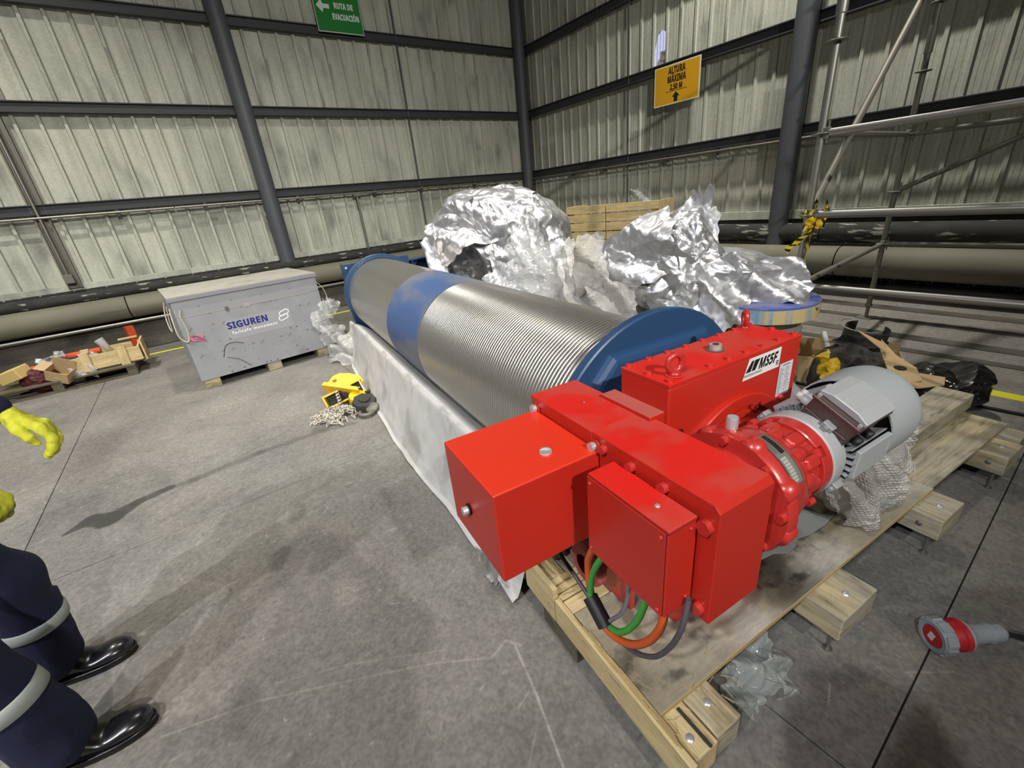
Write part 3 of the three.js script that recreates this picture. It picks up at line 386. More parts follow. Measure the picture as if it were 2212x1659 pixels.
    // stickers
    const badge = canvasTex(640, 256, (c, w, hh) => { c.fillStyle = '#dfe1e0'; c.fillRect(0, 0, w, hh); c.fillStyle = '#141414'; c.beginPath(); c.moveTo(40, 170); c.lineTo(128, 40); c.lineTo(170, 40); c.lineTo(126, 170); c.closePath(); c.fill(); c.beginPath(); c.moveTo(182, 40); c.lineTo(270, 40); c.lineTo(204, 170); c.lineTo(140, 170); c.closePath(); c.fill(); c.save(); c.transform(1, 0, -0.22, 1, 0, 0); c.font = 'bold 158px sans-serif'; c.save(); c.translate(286, 172); c.scale(0.8, 1.12); c.lineWidth = 8; c.strokeStyle = '#141414'; c.strokeText('MS5F', 0, 0); c.fillText('MS5F', 0, 0); c.restore(); c.restore(); c.font = 'bold 92px sans-serif'; c.fillText('R', 566, 226); c.font = 'bold 50px sans-serif'; c.fillText('motosuiveur', 20, 222); });
    { const o = [[1.026, 1.088], [1.188, 1.088], [1.19, 1.148], [1.047, 1.148]], s = new THREE.ShapeGeometry(new THREE.Shape(o.map((q) => new THREE.Vector2(...q)))); const p = s.attributes.position, u = s.attributes.uv; for (let i = 0; i < p.count; i++) u.setXY(i, (p.getX(i) - 1.026) / 0.164, (p.getY(i) - 1.088) / 0.06); add('badge_sticker', tr(s, 0, 0, -0.6418), printed(badge), gb, false, 'white sticker with black lettering'); }
    const data = canvasTex(256, 400, (c, w, hh) => { c.fillStyle = '#c9cdd2'; c.fillRect(0, 0, w, hh); c.fillStyle = '#3f4a86'; c.fillRect(60, 24, 140, 10); c.fillStyle = '#70757d'; const r = rng(8); for (let y = 60; y < 380; y += 15) { c.fillRect(16, y, 40 + r() * 60, 6); if (r() < 0.8) c.fillRect(130, y, 30 + r() * 80, 6); } });
    { const s = new THREE.PlaneGeometry(0.064, 0.104).applyMatrix4(mat4([1.2275, 1.04, -0.6418])); add('data_sticker', s, printed(data), gb, false, 'pale data sticker with fine print'); }
  }
  { const [g, m] = topped(box(0.7, 0.752, 0.6, 1.086, -0.835, -0.655, 0.003), M.redDusty, M.red); add('gearbox_neck', g, m, h); }
  add('support_foot', merge([box(0.88, 1.26, 0.216, 0.5, -0.79, -0.68, 0.006), box(0.79, 0.815, 0.216, 0.33, -1.05, -0.8, 0.006)]), M.redCast, h);
  add('torque_hub', crisp(lathe([[0.04, 0.67], [0.07, 0.67], [0.08, 0.68], [0.08, 0.7], [0.06, 0.72], [0.04, 0.745]], 40, 'x', [0, 0.42, -0.9]), 0.5), M.redDusty, h);
  add('base_rail', merge([box(0.84, 0.92, 0.216, 0.3, -5.3, -1.06, 0.006), box(1.31, 1.39, 0.216, 0.3, -5.3, -1.06, 0.006), ...[-1.4, -2.9, -4.8].map((z) => box(0.84, 1.39, 0.3, 0.335, z - 0.04, z + 0.04, 0.004))]), M.blue, h, false, 'blue base rails under the drum');

  // ---- brake housing: the long red box
  const H = [0.565, 0.7215, 0.79, 1.0745, -0.975, -0.3616];
  { const bv = 0.012, prof = [[H[4], H[2]], [H[5], H[2]], [H[5], H[3] - bv], [H[5] - bv, H[3]], [H[4], H[3]]].map(([z, y]) => [-z, y]);
    const s = extrude(prof, H[1] - H[0], 0.0015).rotateY(Math.PI / 2).translate(H[0], 0, 0); const [g, m] = topped(boxUV(s, 0.3, 0.2, 'z'), M.redTop, M.red, 0.9); const b = add('brake_housing', g, m, h);
    { const [cg, cm] = topped(box(H[0] - 0.003, H[1] + 0.002, H[3] - 0.001, H[3] + 0.0015, H[4] - 0.003, -0.705, 0.001), M.redTop, M.red); add('top_cover', cg, cm, b); }
    add('edge_lip', merge([box(H[0] - 0.0035, H[0], H[3] - 0.022, H[3] + 0.001, H[4], -0.705, 0.001)]), M.red, b);
    for (const z of [-0.664, -0.575, -0.485]) bolt('bolt', b, M.redCast, [H[0] - 0.006, 1.048, z], 0.0125, 0.013, 'x', 0.3 + z);
    bolt('bolt', b, M.redCast, [H[0] - 0.006, 1.022, -0.385], 0.016, 0.013, 'x', 0.2); bolt('bolt', b, M.redCast, [H[0] - 0.006, 0.815, -0.385], 0.015, 0.012, 'x', 0.5); bolt('bolt', b, M.redCast, [H[0] - 0.006, 0.83, -0.67], 0.014, 0.012, 'x', 0.5);
    add('cover_screw', lathe([[0, 0.003], [0.003, 0.003], [0.0034, 0.0045], [0.006, 0.004], [0.0065, 0]], 16, 'y', [0.647, H[3] + 0.001, -0.84]), M.redCast, b);
    bolt('side_bolt', b, M.zinc, [H[1] + 0.006, 1.04, -0.62], 0.012, 0.014, 'x'); bolt('side_bolt', b, M.redCast, [H[1] + 0.008, 1.03, -0.46], 0.014, 0.018, 'x'); bolt('side_bolt', b, M.redCast, [H[1] + 0.006, 1.0, -0.385], 0.009, 0.012, 'x');
  }
  // ---- square brake cover
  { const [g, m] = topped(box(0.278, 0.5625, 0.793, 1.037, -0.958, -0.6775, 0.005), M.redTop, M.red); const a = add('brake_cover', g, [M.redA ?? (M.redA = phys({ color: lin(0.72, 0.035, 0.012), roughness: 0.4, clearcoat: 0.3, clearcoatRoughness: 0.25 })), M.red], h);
    add('blanking_plug', crisp(lathe([[0, 0.001], [0.011, 0.001], [0.012, 0.004], [0.0155, 0.004], [0.016, 0]], 28, 'y', [0.46, 1.037, -0.752]), 0.4), M.zinc, a);
    for (const z of [-0.948, -0.69]) { bolt('cover_bolt', a, M.zinc, [0.55, 1.046, z], 0.0125, 0.012, 'x', 0.2); add('bolt_shank', rod([0.545, 1.046, z], [0.566, 1.046, z], 0.007), M.zinc, a); add('bolt_tab', lathe([[0, 0.559], [0.016, 0.559], [0.016, 0.565], [0, 0.565]], 20, 'x', [0, 1.045, z]), M.red, a); }
    bolt('side_screw', a, M.zinc, [0.266, 0.9, -0.836], 0.012, 0.014, 'x', 0.3); add('screw_washer', lathe([[0, 0.272], [0.015, 0.272], [0.015, 0.278], [0, 0.278]], 20, 'x', [0, 0.9, -0.836]), M.rubber, a);
  }
  // ---- control box with a folded lid
  { const [g, m] = topped(box(0.4825, 0.5565, 0.827, 1.0405, -0.622, -0.399, 0.002), M.redTop, M.red); const s = add('control_box', g, m, h);
    add('lid_seam', merge([box(0.4818, 0.4826, 1.0345, 1.0355, -0.6222, -0.3988, 0), box(0.4818, 0.5565, 1.0345, 1.0355, -0.3991, -0.3984, 0), box(0.4815, 0.4826, 0.829, 1.035, -0.4035, -0.4028, 0)]), M.seam, s);
    add('front_lid', box(0.4795, 0.4825, 0.827, 1.034, -0.6215, -0.404, 0.001), M.red, s);
    for (const [y, z] of [[1.02, -0.612], [1.02, -0.414], [0.84, -0.612], [0.84, -0.414]]) put('screw', BUTTON, M.redCast, s, mat4([0.478, y, z], 0, 0, Math.PI / 2).multiply(new THREE.Matrix4().makeScale(0.0045, 0.004, 0.0045)));
    for (const y of [1.02, 0.85]) put('screw', BUTTON, M.redCast, s, mat4([0.54, y, -0.3975], Math.PI / 2).multiply(new THREE.Matrix4().makeScale(0.0035, 0.003, 0.0035)));
    put('top_screw', BUTTON, M.zinc, s, mat4([0.519, 1.0415, -0.46]).multiply(new THREE.Matrix4().makeScale(0.0055, 0.0035, 0.0055)));
    add('spacer', merge([box(0.5565, 0.565, 0.85, 1.0, -0.6, -0.42, 0)]), M.red, s);
    add('cable_gland', lathe([[0.006, 0], [0.013, 0], [0.013, 0.012], [0.01, 0.02], [0.006, 0.02]], 14, 'y', [0.52, 0.807, -0.43]), M.rubber, s);
  }
  // cables looping under the control box
  const loop = (name, pts, r, m, label) => add(name, tube(pts, r, 60, 10), m, h, false, label);
  loop('cable', [[0.53, 0.83, -0.585], [0.525, 0.755, -0.635], [0.52, 0.66, -0.668], [0.515, 0.575, -0.66], [0.52, 0.552, -0.615], [0.52, 0.575, -0.565], [0.522, 0.655, -0.515], [0.525, 0.74, -0.49], [0.53, 0.83, -0.48]], 0.0085, M.cableGreen, 'green cable');
  loop('cable', [[0.535, 0.79, -0.66], [0.535, 0.68, -0.7], [0.525, 0.59, -0.675], [0.515, 0.553, -0.63], [0.515, 0.55, -0.58], [0.517, 0.58, -0.525], [0.518, 0.65, -0.47], [0.52, 0.74, -0.435], [0.52, 0.812, -0.43]], 0.0095, M.cableOrange, 'orange cable');
  loop('cable', [[0.505, 0.795, -0.86], [0.51, 0.7, -0.84], [0.515, 0.64, -0.8], [0.515, 0.615, -0.73], [0.515, 0.59, -0.67], [0.515, 0.56, -0.62], [0.518, 0.56, -0.53], [0.515, 0.62, -0.455], [0.515, 0.7, -0.41], [0.52, 0.79, -0.385], [0.54, 0.85, -0.39]], 0.006, M.cableDark, 'thin dark grey cable');
  loop('cable', [[0.54, 0.83, -0.56], [0.545, 0.7, -0.56], [0.54, 0.62, -0.575], [0.53, 0.575, -0.6], [0.52, 0.56, -0.61]], 0.0055, M.cableGrey, 'thin light grey cable');
  add('cable_sleeve', rod([0.5165, 0.597, -0.672], [0.5165, 0.55, -0.61], 0.0205, 16), M.rubber, h, false, 'black tape sleeve');

  // ---- red gear unit between brake housing and motor (axis along x)
  const AY = 0.953, AZ = -0.48, at = (t, r, x) => [x, AY + r * Math.cos(t), AZ + r * Math.sin(t)];   // t = 0 is up, towards +z at pi/2
  { const g = add('gear_unit', crisp(lathe([[0.0, 0.722], [0.105, 0.722], [0.105, 0.752], [0.138, 0.756], [0.142, 0.762], [0.142, 0.784], [0.136, 0.79], [0.124, 0.794], [0.121, 0.84], [0.113, 0.87], [0.1, 0.885], [0.094, 0.9], [0.09, 0.95], [0.09, 0.985]], 72, 'x', [0, AY, AZ]), 0.6), M.redCast, h);
    for (let k = 0; k < 8; k++) { const t = k * Math.PI / 4 + 0.28; const e = merge([lathe([[0, 0.796], [0.02, 0.796], [0.024, 0.791], [0.025, 0.756], [0, 0.756]], 20, 'x', at(t, 0.125, 0).map((q, i) => (i ? q : 0))), lathe([[0, 0.793], [0.007, 0.793], [0.008, 0.8], [0.016, 0.8], [0.017, 0.795]], 18, 'x', at(t, 0.125, 0).map((q, i) => (i ? q : 0)))]); add('ear', e, M.redCast, g); bolt('bolt', g, M.redCast, at(t + 0.39, 0.128, 0.752), 0.011, 0.02, 'x'); }
    for (let k = 0; k < 10; k++) { const t = k * Math.PI / 5 + 0.1; const s = new THREE.SphereGeometry(1, 16, 12).scale(0.04, 0.017, 0.017); add('cast_lug', s.applyMatrix4(new THREE.Matrix4().makeTranslation(...at(t, 0.094, 0.888))), M.redCast, g); const b = new RoundedBoxGeometry(0.05, 0.03, 0.03, 2, 0.009); add('cast_lug', b.applyMatrix4(mat4(at(t + 0.31, 0.086, 0.93), t + 0.31, 0, 0)), M.redCast, g); if (k % 2) bolt('bolt', g, M.redCast, at(t, 0.108, 0.918), 0.009, 0.02, 'x'); }
    // notched ring
    for (let k = 0; k < 5; k++) { const a0 = k * 1.2566 + 0.1, a1 = a0 + 1.02, o = [...circlePts(0.101, 16, 0, 0, a0, a1), ...circlePts(0.088, 16, 0, 0, a1, a0)]; add('ring_segment', extrude(o, 0.035, 0.0025).rotateY(Math.PI / 2).translate(0.957, AY, AZ), M.redCast, g); }
    add('flange_rim', crisp(lathe([[0.08, 0.978], [0.1, 0.978], [0.1005, 0.98], [0.1005, 0.993], [0.08, 0.993]], 64, 'x', [0, AY, AZ]), 0.5), M.redCast, g);
    const plate = canvasTex(512, 160, (c, w, hh) => { c.fillStyle = '#8d8f88'; c.fillRect(0, 0, w, hh); c.strokeStyle = '#3a3c38'; c.lineWidth = 6; c.strokeRect(6, 6, w - 12, hh - 12); c.fillStyle = '#33352f'; c.fillRect(20, 20, 210, 60); c.fillStyle = '#c9ccc2'; for (let i = 0; i < 8; i++) c.fillRect(262 + i * 28, 60, 22, 70); c.fillStyle = '#4c4e48'; for (let i = 0; i < 4; i++) c.fillRect(24, 92 + i * 14, 190, 5); });
    { const n = 16, pos = [], uv = [], ix = []; for (let i = 0; i <= n; i++) { const t = lerp(0.12, 1.12, i / n); for (const [j, x] of [[0, 0.803], [1, 0.845]]) { const r = 0.1275 - 0.09 * (x - 0.803); pos.push(...at(t, r, x)); uv.push(i / n, j); } if (i < n) { const o = i * 2; ix.push(o, o + 1, o + 2, o + 1, o + 3, o + 2); } } const s = new THREE.BufferGeometry(); s.setAttribute('position', new THREE.Float32BufferAttribute(pos, 3)); s.setAttribute('uv', new THREE.Float32BufferAttribute(uv, 2)); s.setIndex(ix); s.computeVertexNormals(); const mm = printed(plate, 0.35); mm.metalness = 0.4; mm.side = THREE.DoubleSide; add('rating_plate', s, mm, g, false, 'curved metal rating plate'); }
    add('breather_cap', crisp(lathe([[0, 0.05], [0.011, 0.05], [0.0125, 0.046], [0.0125, 0.022], [0.009, 0.02], [0.009, -0.015], [0, -0.015]], 24, 'y', [0.79, 1.07, -0.505]), 0.5), M.zinc, g, false, 'small silver breather cap');
  }
  // ---- grey motor
  { const mo = add('motor', crisp(lathe([[0.0, 0.99], [0.098, 0.99], [0.104, 0.996], [0.104, 1.03], [0.098, 1.052], [0.08, 1.056], [0.078, 1.24], [0, 1.24]], 64, 'x', [0, AY, AZ]), 0.6), M.aluPaint, h);
    const fin = new RoundedBoxGeometry(0.165, 0.032, 0.0035, 1, 0.001);
    for (let k = 0; k < 36; k++) { const t = k * Math.PI / 18, q = ((t + Math.PI) % (2 * Math.PI)) - Math.PI; if (q > -0.15 && q < 1.15) continue; const pad = Math.abs(((t + 0.785) % (Math.PI / 2)) - 0.785) ; put('fin', fin, M.aluDull, mo, mat4(at(t, 0.093, 1.14), t, 0, 0)); }
    for (const t of [1.62, -0.62]) { add('side_pad', box(-0.075, 0.075, -0.006, 0.006, -0.038, 0.038, 0.003).applyMatrix4(mat4(at(t, 0.109, 1.145), t, 0, 0)), M.aluPaint, mo); }
    for (const t of [0.55, 2.1, 3.7, 5.3]) { add('clamp_lug', merge([box(-0.014, 0.016, -0.008, 0.012, -0.014, 0.014, 0.003), new THREE.CylinderGeometry(0.007, 0.007, 0.024, 6).rotateZ(Math.PI / 2).translate(-0.012, 0.003, 0)]).applyMatrix4(mat4(at(t, 0.106, 1.03), t, 0, 0)), M.aluDull, mo); }
    add('fan_cowl', crisp(lathe([[0.0, 1.415], [0.07, 1.415], [0.098, 1.405], [0.116, 1.38], [0.121, 1.35], [0.12, 1.215], [0.116, 1.215], [0.116, 1.34], [0.09, 1.39]], 40, 'x', [0, AY + 0.012, AZ]), 0.7), M.cowl, mo, false, 'pale grey rounded fan cowl');
    // terminal box tilted towards the camera
    const tm = mat4([1.105, AY, AZ], 0.46, 0, 0), L = (g) => g.applyMatrix4(tm);
    const tb = add('terminal_box', L(merge([box(-0.07, 0.07, 0.06, 0.142, -0.056, 0.056, 0.004)])), M.brown, mo, false, 'dark glossy terminal box');
    add('box_lip', L(merge([box(-0.074, 0.074, 0.138, 0.147, -0.06, 0.06, 0.003), box(-0.0745, -0.0695, 0.103, 0.107, -0.052, 0.052, 0.001)])), M.brown, mo);
    { const prof = [[-0.058, 0.147], [-0.058, 0.156], [-0.03, 0.165], [0.03, 0.165], [0.058, 0.156], [0.058, 0.147]]; add('terminal_lid', L(merge([extrude(prof, 0.13, 0.002).rotateY(Math.PI / 2).translate(-0.055, 0, 0), ...[-0.034, -0.012, 0.012, 0.034].map((z) => box(-0.05, 0.07, 0.1635 - Math.abs(z) * 0.1, 0.1665 - Math.abs(z) * 0.1, z - 0.003, z + 0.003, 0.001))])), M.aluPaint, mo, false, 'light grey ridged terminal lid'); }
    for (const [x, z] of [[-0.066, -0.05], [-0.066, 0.05], [0.076, -0.05], [0.076, 0.05]]) put('lid_screw', HEX, M.zinc, mo, tm.clone().multiply(mat4([x, 0.15, z], 0, 0, 0, [0.005, 0.008, 0.005])));
    for (const x of [-0.04, -0.018]) add('cable_gland', L(lathe([[0, -0.095], [0.008, -0.095], [0.009, -0.088], [0.009, -0.076], [0.0115, -0.075], [0.0115, -0.056], [0, -0.056]], 8, 'z', [x, 0.1, 0])), M.cup, mo);
    for (const x of [-0.03, 0.02]) add('cable_gland', L(lathe([[0, 0.056], [0.012, 0.056], [0.012, 0.07], [0.009, 0.074], [0, 0.074]], 8, 'z', [x, 0.095, 0])), M.rubber, mo);
  }
}
const local = (C, a) => { const A = V(a[0], 0, a[2]).normalize(), B = V(-A.z, 0, A.x); return { p: (x, y, d) => V(...C).addScaledVector(A, x).addScaledVector(B, d).add(V(0, y, 0)).toArray(), v: (x, y, d) => V(0, y, 0).addScaledVector(A, x).addScaledVector(B, d).toArray() }; };
// ------------------------------------------------------------------ the timber skid under the hoist
{
  const s = thing('timber_skid', 'long timber skid with a worn plywood deck and bolted beam ends under the red hoist', 'pallet', [1.9, 0, -2.8]);
  const beam = (x0, x1, z0, z1, m = M.wood) => add('beam', box(x0, x1, 0.096, 0.2, z0, z1, 0.006, 'z'), m, s);
  beam(0.612, 0.715, -4.4, -0.385, M.wood); beam(0.718, 0.822, -5.4, -0.392, M.oldWood); beam(1.352, 1.578, -5.4, -0.388, M.oldWood); beam(2.145, 2.352, -2.6, -0.4, M.oldWood); beam(2.89, 3.09, -1.32, -0.408, M.oldWood); beam(3.14, 3.26, -1.2, -0.43, M.oldWood);
  // deck: one plywood sheet in front, boards further back
  { const g = box(0.617, 2.34, 0.2, 0.218, -0.9, -0.508, 0.002, 'x'); add('plywood_deck', g, M.ply, s, false, 'grey worn plywood deck'); add('plywood_deck', box(0.79, 2.34, 0.2, 0.217, -1.3, -0.902, 0.002, 'x'), M.ply, s); add('plywood_deck', box(2.344, 3.27, 0.2, 0.217, -1.3, -0.514, 0.002, 'x'), M.oldWood, s, false, 'weathered deck board'); add('plywood_deck', box(0.83, 2.34, 0.2, 0.216, -2.6, -1.3, 0.002, 'x'), M.ply, s); 
    add('deck_edge', merge([box(0.617, 2.34, 0.2005, 0.2175, -0.5085, -0.506, 0)]), M.plyEdge, s); }
  // side board on edge along the left, in two lengths, and blocks below it
  add('side_board', box(0.592, 0.614, 0.105, 0.222, -0.985, -0.372, 0.003, 'z'), M.wood, s, false, 'knotty pale side board');
  add('side_board', box(0.592, 0.614, 0.1, 0.262, -1.2, -0.99, 0.003, 'z'), M.wood, s);
  add('side_board', box(0.72, 0.74, 0.2, 0.44, -5.0, -1.45, 0.003, 'z'), M.oldWood, s); add('side_board', box(1.6, 1.625, 0.2, 0.46, -5.3, -1.5, 0.003, 'z'), M.oldWood, s);
  for (let k = 0; k < 3; k++) add('slat', box(0.616, 0.79, 0.196, 0.212, -1.075 + k * 0.037, -1.047 + k * 0.037, 0.002, 'x'), M.wood, s);
  add('cross_board', box(0.616, 0.788, 0.2, 0.217, -0.964, -0.904, 0.003, 'x'), M.wood, s);
  add('cross_board', box(0.616, 0.9, 0.2, 0.33, -1.24, -1.215, 0.003, 'x'), M.wood, s); add('end_block', box(0.7, 0.76, 0.218, 0.33, -1.2, -1.14, 0.004, 'y'), M.greyWood, s);
  for (const [x, z] of [[0.62, -0.98], [0.66, -2.6], [0.68, -4.2], [1.37, -1.3], [1.37, -3], [1.37, -4.6], [2.16, -1.6], [2.9, -1.15]]) add('foot_block', box(x - 0.02, x + 0.14, 0.0, 0.097, z - 0.11, z + 0.11, 0.004), M.greyWood, s);
  // splinters where the side board has split
  const r = rng(5); { const L = []; for (let k = 0; k < 26; k++) { const z = -0.5 - r() * 0.4, x = 0.6 + r() * 0.016; L.push(box(x, x + 0.003, 0.2, 0.224 + r() * 0.004, z, z + 0.05 + r() * 0.1, 0)); } for (let k = 0; k < 34; k++) { const x = 0.64 + r() * 0.25, z = -0.43 - r() * 0.25, a = r() * 3; L.push(new THREE.BoxGeometry(0.022 + r() * 0.02, 0.0012, 0.0015).applyMatrix4(mat4([x, z > -0.506 ? 0.2008 : 0.2195, z], 0, a, 0.05))); } const o = add('splinters', merge(L), M.plyEdge, s); o.userData.kind = 'stuff'; }
  add('offcut_lath', box(0.68, 0.69, 0.2, 0.206, -0.5, -0.385, 0.002, 'z').applyMatrix4(mat4([0, 0, 0])), M.darkGrey, s, false, 'dark groove lath on the first beam end');
  // bolts through the beam ends; the threaded rods reach down to washers on the floor
  const head = lathe([[0, 0.006], [0.006, 0.0055], [0.011, 0.003], [0.012, 0]], 18, 'y'), rodG = new THREE.CylinderGeometry(0.006, 0.006, 1, 10), wash = lathe([[0, 0.003], [0.016, 0.003], [0.016, 0], [0, 0]], 20, 'y');
  for (const [x, z, side] of [[0.655, -0.43, 0], [0.77, -0.465, 0], [1.47, -0.44, 1], [2.25, -0.45, 1], [3.0, -0.46, 1]]) {
    put('bolt_head', head, M.zinc, s, mat4([x, 0.2, z])); if (!side) continue;
    put('threaded_rod', rodG, M.galv, s, mat4([x - 0.085, 0.05, z + 0.018], 0, 0, 0, [1, 0.1, 1])); put('washer', wash, M.galv, s, mat4([x - 0.085, 0.0, z + 0.018]));
    put('bolt_head', head, M.galvDull, s, mat4([x - 0.11, 0.15, -0.47], 0, 0, Math.PI / 2));
  }
}
// a separate timber lies on the skid behind the motor
tag(add('loose_timber', box(1.78, 3.34, 0.22, 0.31, -0.86, -0.69, 0.008, 'x').applyMatrix4(mat4([0, 0, 0])), M.oldWood), 'loose weathered timber lying along the deck behind the grey motor', 'timber');
// grey foam sheet under the gear unit
{ const o = [[1.30, 0.80], [1.30, 0.69], [1.42, 0.675], [1.47, 0.645], [1.53, 0.65], [1.57, 0.668], [1.63, 0.652], [1.74, 0.648], [1.84, 0.66], [1.915, 0.69], [1.935, 0.74], [1.92, 0.8]];
  const slot = [[1.80, 0.72], [1.86, 0.705], [1.865, 0.712], [1.805, 0.728]]; const g = extrude(o, 0.006, 0.001, [slot]).rotateX(-Math.PI / 2).scale(1, 1, 1); const m = add('grey_sheet', boxUV(g).translate(0, 0.219, 0), M.greySheet); tag(m, 'flat light grey cut-out sheet lying on the plywood under the red gear unit', 'sheet'); }
// bubble wrap standing on the deck below the motor
{ const C = [1.87, 0.4, -0.6], a = [0.89, 0, 0.46], l = local(C, a);
  tag(add('bubble_wrap', merge([heap(C, a, [[-0.14, -0.1], [-0.15, 0.05], [-0.1, 0.2], [0.0, 0.16], [0.1, 0.2], [0.13, 0.1], [0.14, -0.02], [0.11, -0.13], [0.04, -0.17], [-0.07, -0.15]], 0.05, { amp: 0.03, f: 8, seed: 31, nu: 140, nv: 60, uvs: 0.5 }),
    flap(l.p(0.02, 0.0, 0.06), l.v(0.15, 0.02, -0.02), l.v(-0.02, 0.19, -0.03), { amp: 0.022, f: 8, seed: 32, curl: -0.25, rag: 0.3 }), flap(l.p(-0.07, 0.04, 0.05), l.v(0.1, -0.06, 0.04), l.v(0.03, 0.16, -0.03), { amp: 0.02, f: 9, seed: 33, curl: -0.3, rag: 0.3 }), flap(l.p(0.07, 0.14, 0.02), l.v(0.09, 0.04, 0.02), l.v(-0.03, 0.12, -0.02), { amp: 0.02, f: 9, seed: 34, curl: -0.2, rag: 0.4 })]), M.bubble), 'crumpled piece of bubble wrap standing on the deck below the grey motor', 'bubble wrap'); }
tag(add('bubble_wrap', heap([1.75, 0.62, -1.12], [0.89, 0, 0.46], [[-0.45, -0.3], [-0.42, 0.12], [-0.2, 0.2], [0.05, 0.2], [0.2, 0.12], [0.34, -0.05], [0.36, -0.3], [0, -0.38]], 0.16, { amp: 0.035, f: 5, seed: 37, nu: 160, nv: 70, uvs: 1 }), M.bubble), 'bubble wrap and film bundled between the gearbox and the cardboard tray', 'bubble wrap');

// white woven sheet draped down the left side
{ const nz = 180, nc = 44, prof = [[0.86, 0.40], [0.80, 0.45], [0.74, 0.492], [0.70, 0.498], [0.676, 0.475], [0.65, 0.36], [0.61, 0.22], [0.575, 0.1], [0.545, 0.025], [0.52, 0.012]], pos = [], uv = [], ix = [], cr = crumple(3, 1.6, 2), cr2 = crumple(9, 4, 2);
  const at = (t) => { const k = t * (prof.length - 1), i = Math.min(prof.length - 2, Math.floor(k)), f = k - i; return [lerp(prof[i][0], prof[i + 1][0], f), lerp(prof[i][1], prof[i + 1][1], f)]; };
  for (let i = 0; i <= nz; i++) for (let j = 0; j <= nc; j++) { const z = lerp(-1.22, -5.42, i / nz), t = j / nc, [x, y] = at(t), p = V(x * 2, y * 2, z * 1.2), hang = smooth(0.3, 0.8, t); const w = cr(p) * 0.007 * (0.3 + hang) + cr2(p) * 0.002; const flare = hang * (0.022 * Math.sin(z * 1.7 + 0.6) + 0.008 * Math.sin(z * 4.3)); const far = smooth(-4.7, -5.4, z); pos.push(x - 0.012 * hang - w - flare + far * 0.06 * t, Math.max(0.008, y + w * 0.4 + (t > 0.9 ? 0.006 * Math.sin(z * 9) : 0) - far * 0.1 * (1 - t)), z); uv.push(z, t * 0.9); if (i < nz && j < nc) { const o = i * (nc + 1) + j; ix.push(o, o + nc + 1, o + 1, o + 1, o + nc + 1, o + nc + 2); } }
  const g = new THREE.BufferGeometry(); g.setAttribute('position', new THREE.Float32BufferAttribute(pos, 3)); g.setAttribute('uv', new THREE.Float32BufferAttribute(uv, 2)); g.setIndex(ix); g.computeVertexNormals(); tag(add('protective_sheet', g, M.woven), 'long white woven sheet draped down to the floor along the left side of the drum', 'sheet'); }
tag(add('plastic_scrap', merge([flap([0.53, 0.1, -1.4], [0.05, 0.0, 0.03], [-0.02, 0.11, -0.02], { amp: 0.02, f: 9, seed: 145, curl: 0.2, rag: 0.4, nu: 40, nv: 40 }), flap([0.58, 0.1, -1.32], [0.05, 0.02, 0.03], [-0.02, 0.09, -0.02], { amp: 0.02, f: 9, seed: 146, curl: 0.2, rag: 0.4, nu: 40, nv: 40 })]), M.woven), 'torn white end of sheet hanging below the square red cover', 'plastic sheet');
{ const g = merge([flap([1.08, 0.09, -0.5], [0.11, 0.02, -0.02], [0.0, 0.06, -0.1], { amp: 0.03, f: 9, seed: 141, curl: -0.3, rag: 0.3, nu: 50, nv: 50 }), flap([1.13, 0.06, -0.44], [0.07, 0.0, -0.03], [-0.03, 0.05, -0.05], { amp: 0.025, f: 11, seed: 142, curl: -0.3, nu: 40, nv: 40 }), flap([1.0, 0.03, -0.47], [0.07, 0.02, -0.02], [-0.02, 0.03, -0.05], { amp: 0.02, f: 11, seed: 143, curl: -0.2, nu: 40, nv: 40 }), flap([1.06, 0.02, -0.5], [0.1, 0.0, 0.0], [0.0, 0.005, -0.07], { amp: 0.015, f: 11, seed: 144, curl: 0.1, nu: 40, nv: 40 })]); tag(add('clear_bag', g, M.clearBag), 'clear crumpled plastic bag on the floor under the front edge of the deck', 'plastic bag'); }

// ------------------------------------------------------------------ foil, film and what stands under them
{ const d = thing('rope_drum_wrapped', 'second grooved rope drum lying under the silver foil behind the first drum', 'drum', [2.42, 0, -3.6]);
  add('drum_shell', lathe([[0.0, -5.2], [0.36, -5.2], [0.36, -2.8], [0, -2.8]], 64, 'z', [2.42, 0.5, 0]), M.drumPlain, d); add('drum_flange', lathe([[0, -2.77], [0.42, -2.77], [0.42, -2.81], [0, -2.81]], 64, 'z', [2.42, 0.5, 0]), M.blue, d); add('drum_flange', lathe([[0, -5.2], [0.42, -5.2], [0.42, -5.24], [0, -5.24]], 64, 'z', [2.42, 0.5, 0]), M.blue, d);
  for (const z of [-3.1, -3.9, -4.8]) add('cradle_block', box(2.1, 2.74, 0.0, 0.2, z - 0.06, z + 0.06, 0.005), M.oldWood, d); }
{ const b = thing('blue_beam', 'blue box beam with upright stiffeners showing between the far drum end and the wrapped heap', 'steel beam', [1.75, 0, -5.75], 0.16);
  add('web', box(-0.5, 0.6, 0.5, 0.98, -0.02, 0.02, 0.004), M.blue, b, true); add('top_flange', box(-0.52, 0.62, 0.98, 1.0, -0.09, 0.09, 0.004), M.blue, b, true); for (const x of [-0.1, 0.12, 0.4]) add('stiffener', box(x, x + 0.02, 0.5, 0.98, 0.0, 0.085, 0.003), M.blue, b, true); for (const x of [-0.4, 0.5]) add('leg', box(x - 0.05, x + 0.05, 0, 0.5, -0.05, 0.05, 0.004), M.blue, b, true); }
